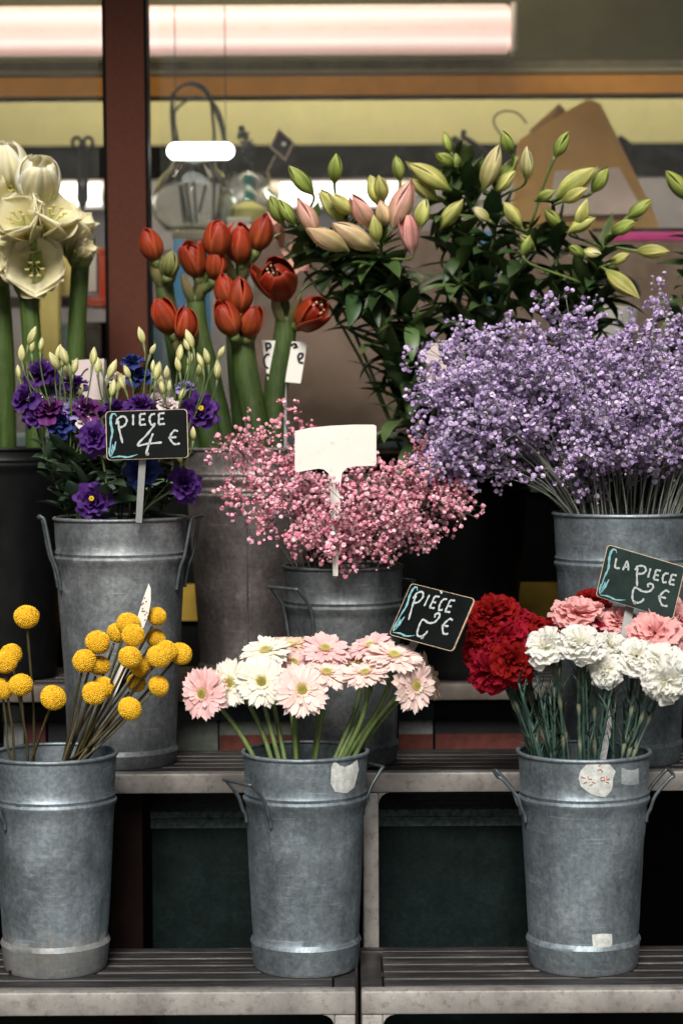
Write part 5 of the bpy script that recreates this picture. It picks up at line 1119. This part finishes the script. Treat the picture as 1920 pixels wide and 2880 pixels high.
# ---- gypsophila
def floret(m, p, s_, c, rr):
    for k in range(5):
        n_ = V((rr.gauss(0, 1), rr.gauss(0, 1), rr.gauss(0, 1))).normalized(); a = n_.orthogonal().normalized(); b_ = n_.cross(a); j = rr.uniform(.78, 1.22); q = p + n_ * s_ * .38; w_ = s_ * rr.uniform(.62, .85)
        col = tuple(min(1, x * j) for x in c)
        m.add([q + n_ * s_ * .2] + [q + (a * math.cos(x) + b_ * math.sin(x)) * w_ for x in (0, 1.05, 2.1, 3.14, 4.19, 5.24)], [(0, 1 + i, 1 + (i + 1) % 6) for i in range(6)], col)
def spray(b0, tgt, n_br, spread, seed, c, c2, stc, root, fs, per=5, droop=0.):
    rr = random.Random(seed); ms, mf = MB(), MB(); L = (tgt - b0).length
    main = bez(b0, b0 + V(((tgt.x - b0.x) * .15, (tgt.y - b0.y) * .15, L * .42)), b0.lerp(tgt, .7) + V((0, 0, droop)), tgt, 12)
    ms.tube(main, [.0015 - .0007 * k / 12 for k in range(13)], 4, stc, cap=False)
    def fl(p, big=1): floret(mf, p, fs * rr.choice((.45, .7, .9, 1.05, 1.25)) * big, lerp(c, c2, rr.random()), rr)
    for k in range(n_br):
        u = rr.uniform(.55, 1); s = main[int(u * 12)]; dirv = V((rr.gauss(0, 1), rr.gauss(0, .9), rr.gauss(.25, .8))).normalized(); ln = spread * rr.uniform(.45, 1.1) * (1.1 - .35 * u)
        e = s + dirv * ln + (tgt - b0).normalized() * ln * .5; md = s.lerp(e, .5) + V((rr.gauss(0, .15), rr.gauss(0, .15), .1)) * ln * .5
        ms.tube([s, md, e], .00055, 3, stc, cap=False)
        for w_ in range(per):
            s2 = md.lerp(e, w_ / per + .1); e2 = s2 + (V((rr.gauss(0, 1), rr.gauss(0, 1), rr.gauss(.3, 1))).normalized() * spread * rr.uniform(.18, .42))
            ms.tube([s2, e2], .0004, 3, stc, cap=False); fl(e2)
            for z in range(rr.choice((1, 2, 2, 3))):
                e3 = e2 + V((rr.gauss(0, 1), rr.gauss(0, 1), rr.gauss(.2, 1))).normalized() * rr.uniform(.007, .017); ms.tube([s2.lerp(e2, .6), e3], .00035, 3, stc, cap=False); fl(e3)
    fo = mf.build('blossoms', fluff_m, root, True); so = ms.build('branching_stem', stem_m, root, True)
PKa, PKb, PKs = (.88, .32, .44), (.96, .60, .67), (.17, .13, .12)
PK = [(650, 1235, -.04), (690, 1190, .03), (800, 1180, 0), (860, 1215, .05), (700, 1350, -.05), (620, 1400, -.02), (720, 1430, -.1), (760, 1300, -.03), (850, 1330, -.08), (880, 1420, -.12), (860, 1530, -.12),
      (950, 1400, -.12), (1000, 1350, -.10), (1010, 1440, -.14), (1060, 1400, -.12), (1090, 1340, -.06), (1120, 1420, -.12), (1150, 1360, -.08), (1180, 1280, 0), (1230, 1230, .02), (1200, 1400, -.08), (1260, 1340, -.04), (1310, 1400, -.03),
      (1070, 1500, -.14), (1140, 1480, -.12), (1200, 1490, -.08), (1290, 1375, -.04), (1285, 1420, -.08), (612, 1300, -.03), (945, 1440, -.20), (935, 1540, -.20), (960, 1370, -.19), (900, 1480, -.19), (980, 1520, -.15), (910, 1500, -.14), (1020, 1545, -.14), (1090, 1550, -.13), (1170, 1330, -.1), (1100, 1460, -.16), (930, 1350, .02), (1040, 1310, .05), (860, 1440, .05), (790, 1400, .05)]
PG = 'sprays of pink gypsophila in the dark zinc bucket'
PLAB = {26: 'pink gypsophila spray at the far right end, above another that tips lower', 27: 'pink gypsophila spray at the far right tipping lowest over the black pot', 28: 'pink gypsophila spray at the far left at mid height',  0: 'pink gypsophila spray reaching high left of the blank white sign', 3: 'pink gypsophila spray between the red amaryllis stems and the blank sign', 5: 'pink gypsophila spray reaching furthest left and low', 10: 'pink gypsophila spray drooping over the left rim of the bucket', 19: 'pink gypsophila spray rising into the purple gypsophila', 22: 'pink gypsophila spray just inside the two furthest right ones'}
for i, (x, y, dy) in enumerate(PK):
    g_ = P(x, y, YM + dy); b0 = inb('pink', max(-.8, min(.8, (x - 965) / 300)) + rnd.uniform(-.1, .1), rnd.uniform(-.5, .5), -.05)
    t = thing('pink_gypsophila', b0, PLAB.get(i, 'wiry pink gypsophila spray in the thick of the pink bunch'), 'flower', PG)
    far = x < 800 or x > 1220; spray(b0, g_, 9 if far else 10, .056 if far else .056, i, PKa, PKb, PKs, t, S(7.4, YM), 4, .03 if far else .01)
PUa, PUb, PUs = (.38, .265, .52), (.71, .59, .82), (.20, .21, .19)
PU = []
rp = random.Random(5)
def inside(x, y):
    top = 1010 - 130 * math.sin(min(1, max(0, (x - 1160) / 300)) * 1.57) - (90 * math.sin(min(1, max(0, (x - 1400) / 150)) * 1.57))
    return top
while len(PU) < 118:
    x = rp.uniform(1170, 2150); tp = {0: 0}; y = rp.uniform(830, 1360)
    if x < 1500: t_ = (x - 1170) / 330; ytop = 1010 - 70 * t_ - (60 if x > 1400 else 0) ; ytop = 1060 - 135 * t_ ** .6
    else: ytop = 905 if x < 1600 else 930
    ybot = 1330 if x < 1330 else (1290 if x < 1450 else 1330)
    if x > 1600: ybot = 1270
    if not ytop < y < ybot: continue
    if 1330 < x < 1480 and y > 1250: continue
    PU.append((x, y, rp.uniform(-.16, .12)))
PU += [(1590, 830, 0), (1560, 850, .02), (1310, 935, .0), (1210, 985, .02), (1180, 1130, -.02), (1250, 1340, -.04), (1600, 1300, -.12), (1630, 1240, -.14), (1840, 880, .05), (1880, 850, .08)]
ULAB = {118: 'purple gypsophila spray standing highest above the purple mass', 123: 'purple gypsophila spray hanging lowest on the left, touching the pink ones', 124: 'purple gypsophila spray hanging low in front of its bare stems'}
for i, (x, y, dy) in enumerate(PU):
    g_ = P(x, y, YM + dy); b0 = inb('purp', max(-.8, min(.8, (x - 1752) / 450)) + rnd.uniform(-.15, .15), rnd.uniform(-.6, .5), -.05)
    t = thing('purple_gypsophila', b0, ULAB.get(i, 'fine purple gypsophila spray within the dense cloud of the bunch'), 'flower', 'sprays of purple gypsophila in the wide right bucket')
    lo_ = x > 1430 and y > 1150; spray(b0, g_, 8 if lo_ else 13, .058, 100 + i, PUa, PUb, PUs, t, S(8.0, YM), 4 if lo_ else 5, .05 if x < 1500 else .01)

# ---------------------------------------------------------------- price signs
def ribbon(m, pts, wd, O, ax, ay, n_, lift=.0009, taper=False):
    pts = [V((p[0], p[1], 0)) for p in cat([V((x, y, 0)) for x, y in pts], 5)]; vs = []
    for i, p in enumerate(pts):
        d = (pts[min(i + 1, len(pts) - 1)] - pts[max(i - 1, 0)]); d = d.normalized() if d.length > 0 else V((1, 0, 0)); q = V((-d.y, d.x, 0)) * wd * .5 * (1 + .25 * math.sin(i * 1.7 + p.x * 9)) * ((.25 + 1.1 * math.sin(math.pi * i / (len(pts) - 1))) if taper else .7 if i in (0, len(pts) - 1) else 1)
        for s_ in (1, -1):
            w_ = p + q * s_; vs.append(O + ax * w_.x + ay * w_.y + n_ * lift)
    m.add(vs, [(2 * i, 2 * i + 1, 2 * i + 3, 2 * i + 2) for i in range(len(pts) - 1)])
def rrect(w_, h_, r_, n=4): 
    o = []
    for cx_, cy_, a0 in ((w_ - r_, r_, -90), (w_ - r_, h_ - r_, 0), (r_, h_ - r_, 90), (r_, r_, 180)):
        for k in range(n + 1): a = R(a0 + 90 * k / n); o.append((cx_ + r_ * math.cos(a), cy_ + r_ * math.sin(a)))
    return o
def chalksign(tl, A, B, Y, face, label, strokes, blue, stick):
    """tl px top-left corner, A / B px vectors of the top and left edge (third = depth toward viewer)"""
    s = Y / F; O = P(tl[0], tl[1], Y); ax3 = V((A[0], -A[2], -A[1])) * s; ay3 = V((B[0], -B[2], -B[1])) * s
    W = ax3.length; ax = ax3.normalized(); ay = (ay3 - ax * ay3.dot(ax)).normalized(); H = ay3.length; n_ = ax.cross(ay); n_ = n_ if n_.y < 0 else -n_
    t = thing('price_sign', O + ax * W / 2 + ay * H, label, 'sign', 'chalkboard price signs')
    out_ = [O + ax * x + ay * y for x, y in rrect(W, H, .006)]; c = O + ax * W / 2 + ay * H / 2
    m = MB(); m.prism(out_, n_ * -.0022); m.build('board_edge', sign_edge, t)
    m = MB(); m.prism([c + (p - c) * .982 + n_ * .0004 for p in out_], n_ * -.0003); m.build('board', face, t)
    m = MB()
    for st in strokes: ribbon(m, [(x * W, y * H) for x, y in st], .0032, O, ax, ay, n_)
    m.build('chalk_writing', chalk, t, False)
    m = MB()
    for st, wd in blue: ribbon(m, [(x * W, y * H) for x, y in st], wd * FL, O, ax, ay, n_, .0009, True)
    m.build('chalk_flourish', chalk_blue, t, False)
    m = MB(); p0 = P(stick[0][0], stick[0][1], Y + .004); p1 = P(stick[1][0], stick[1][1], stick[2]); d = (p1 - p0).normalized(); sd_ = d.cross(V((0, -1, 0))).normalized() * S(stick[3], Y) / 2
    m.prism([p0 - sd_, p0 + sd_, p1 + sd_ * .9, p1 - sd_ * .9], (0, .002, 0)); m.build('stick', clear_stick, t)
    m = MB(); q = c + ay * H * .40 + n_ * .001; m.lathe([(.0003, .0012), (.003, .0008), (.0034, 0)], 10, frame(q, n_)); m.build('clip', clear_stick, t)
    return t
FL = .62
flour = [([(.14, .11), (.115, .055), (.075, .08), (.062, .22), (.080, .42), (.055, .62), (.045, .84)], .0046), ([(.035, .74), (.035, .85), (.045, .93)], .0035), ([(.12, .62), (.09, .78), (.05, .93)], .0045), ([(.05, .95), (.16, .93), (.26, .95), (.38, .90)], .0035), ([(.08, .68), (.07, .82), (.055, .92)], .004)]
P_ = [[(.155, .20), (.165, .38), (.20, .66)], [(.13, .27), (.15, .16), (.22, .11), (.26, .19), (.23, .30), (.17, .34)]]
def word(x0, dx, y, h, w=.07):
    """I E C E starting at x0"""
    g = []; x = x0
    g.append([(x, y), (x - .005, y + h)]); x += dx * .75
    g += [[(x, y), (x - .005, y + h)], [(x, y), (x + w, y - .01)], [(x, y + h * .5), (x + w * .8, y + h * .48)], [(x - .005, y + h), (x + w, y + h - .01)]]; x += dx * 1.05
    g.append([(x + w, y), (x + w * .3, y + .02), (x, y + h * .5), (x + w * .3, y + h), (x + w, y + h - .02)]); x += dx * 1.05
    g += [[(x, y), (x - .005, y + h)], [(x, y), (x + w, y - .01)], [(x, y + h * .5), (x + w * .8, y + h * .48)], [(x - .005, y + h), (x + w, y + h - .01)]]
    return g
def euro(x, y, s=1): return [[(x + .10 * s, y - .13 * s), (x + .05 * s, y - .14 * s), (x, y), (x + .05 * s, y + .13 * s), (x + .12 * s, y + .12 * s)], [(x - .02, y), (x + .08 * s, y - .01)]]
four = [[(.60, .30), (.50, .50), (.38, .71), (.50, .69), (.68, .67)], [(.575, .48), (.53, .66), (.48, .90)]]
two = [[(.555, .50), (.545, .44), (.59, .41), (.615, .47), (.58, .58), (.50, .62), (.40, .59), (.385, .72), (.41, .87), (.47, .89), (.52, .83), (.535, .76)]]
chalksign((296, 1157), (230, -6, 0), (-3, 137, 8), YM - .155, chalkboard, 'black chalkboard reading PIECE 4 euro over the purple lisianthus', P_ + word(.34, .11, .08, .22) + four + euro(.78, .58), flour, ((402, 1270), (390, 1470), YM - .13, 20))
chalksign((1156, 1640), (170, 32, 160), (-65, 141, 40), YA + .02, chalkboard, 'black chalkboard reading PIECE 2 euro, tilted above the gerberas', P_ + word(.34, .115, .13, .22) + [[(.47, .01), (.51, .05)]] + two + euro(.72, .60), flour, ((1172, 1795), (985, 2140), YA + .02, 22))
chalksign((1708, 1531), (202, 58, 110), (-32, 148, -20), YA + .06, chalkboard_grey, 'grey green chalkboard reading LA PIECE 2 euro over the carnations',
          [[(.15, .20), (.16, .37), (.22, .36)], [(.26, .38), (.29, .20), (.33, .36)], [(.27, .31), (.32, .30)]] + [[(x + .28, y * .72 + .12) for x, y in st] for st in P_] + word(.59, .095, .20, .18, .06) + [[(x + .06, y * .86 + .12) for x, y in st] for st in two] + euro(.78, .66), flour, ((1772, 1700), (1690, 2150), YA - .03, 24))
# blank white T-shaped sign
t = thing('blank_sign', P(945, 1600, YM - .14), 'blank white plastic T shaped label standing in the pink gypsophila', 'sign')
Yb = YM - .145; L = [(829, 1212), (870, 1203), (930, 1197), (990, 1194), (1050, 1194), (1058, 1198), (1058, 1304), (1053, 1310), (1000, 1311), (975, 1316), (962, 1330), (958, 1360), (955, 1480), (950, 1620), (936, 1620), (931, 1480), (928, 1360), (924, 1332), (910, 1320), (895, 1318), (868, 1322), (835, 1328), (829, 1324)]
m = MB(); m.prism([P(x, y, Yb) for x, y in L][::-1], (0, .0025, 0)); m.build('label_plate', white_plastic, t)
# edge-on tag among the billy buttons
t = thing('plant_tag', P(250, 2090, YA), 'narrow white plastic tag seen edge on, leaning among the billy buttons', 'tag')
m = MB(); d = (0, .0035, 0); q = [(418, 1641), (424, 1655), (424, 1690), (417, 1730), (404, 1765), (390, 1790), (378, 1778), (386, 1738), (400, 1690)]
m.prism([P(x, y, YA - .0) for x, y in q][::-1], d); m.build('blade', white_plastic, t)
m = MB(); q = [(393, 1780), (375, 1770), (345, 1850), (305, 1950), (270, 2040), (248, 2110), (262, 2110), (292, 2030), (335, 1930), (372, 1840)]
m.prism([P(x, y, YA + .004) for x, y in q][::-1], d); m.build('stake', white_plastic, t)
m = MB()
for k in range(16): a = P(404 + rnd.uniform(-8, 12), 1720 + rnd.uniform(-38, 30), YA - .0012); m.tube([a, a + V((.0022, 0, rnd.uniform(-.001, .002)))], .0005, 4)
m.build('fine_print', black_ink, t)
# white written label by the red amaryllis
def card(L, Y, mat, label, strokes, wd=.004, ink=black_ink, stick=None):
    t = thing('card_label', P(*L[2], Y), label, 'sign'); m = MB(); m.prism([P(x, y, Y) for x, y in L][::-1], (0, .002, 0)); m.build('plate', mat, t); m = MB()
    for st in strokes:
        pts = cat([P(x, y, Y - .001) for x, y in st], 4); vs = []
        for i, p in enumerate(pts):
            d = (pts[min(i + 1, len(pts) - 1)] - pts[max(i - 1, 0)]).normalized(); q_ = d.cross(V((0, 1, 0))) * wd / 2; vs += [p + q_, p - q_]
        m.add(vs, [(2 * i, 2 * i + 1, 2 * i + 3, 2 * i + 2) for i in range(len(pts) - 1)])
    if strokes: m.build('handwriting', ink, t, False)
    m = MB(); a = P((L[2][0] + L[3][0]) / 2, L[2][1] - 4, Y + .003); m.box((a.x - .004, Y + .003, a.z - .16), (a.x + .004, Y + .005, a.z)); m.build('stick', clear_stick, t)
    return t
card([(735, 956), (864, 962), (845, 1078), (753, 1069)], YT - .045, white_plastic, 'white label with black handwriting behind the right red amaryllis stem', [[(748, 965), (750, 988)], [(745, 966), (758, 966), (760, 976), (750, 980)], [(742, 1010), (748, 998), (758, 996)], [(742, 1010), (745, 1028), (754, 1036)], [(818, 972), (828, 966), (832, 975), (824, 978)], [(830, 966), (836, 978)], [(841, 1010), (848, 1006), (852, 996), (844, 994), (838, 1002), (842, 1018), (853, 1020)], [(750, 1050), (756, 1058)]], .0042)
card([(202, 1013), (293, 1008), (288, 1124), (210, 1120)], YM + .06, pinkish_card, 'pinkish card label half hidden behind the lisianthus buds', [[(248, 1036), (238, 1042), (228, 1056), (220, 1060)], [(252, 1092), (240, 1098), (226, 1096)]], .0022)
card([(1198, 968), (1206, 964), (1300, 966), (1300, 1090), (1198, 1084)], YM + .14, pinkish_card, 'pale grey label half buried in the left side of the purple gypsophila', [[(1272, 1000), (1266, 1008), (1278, 1014), (1264, 1026)]], .003, teal_m)
for o in bpy.data.objects:
    if 'base' in o: del o['base']
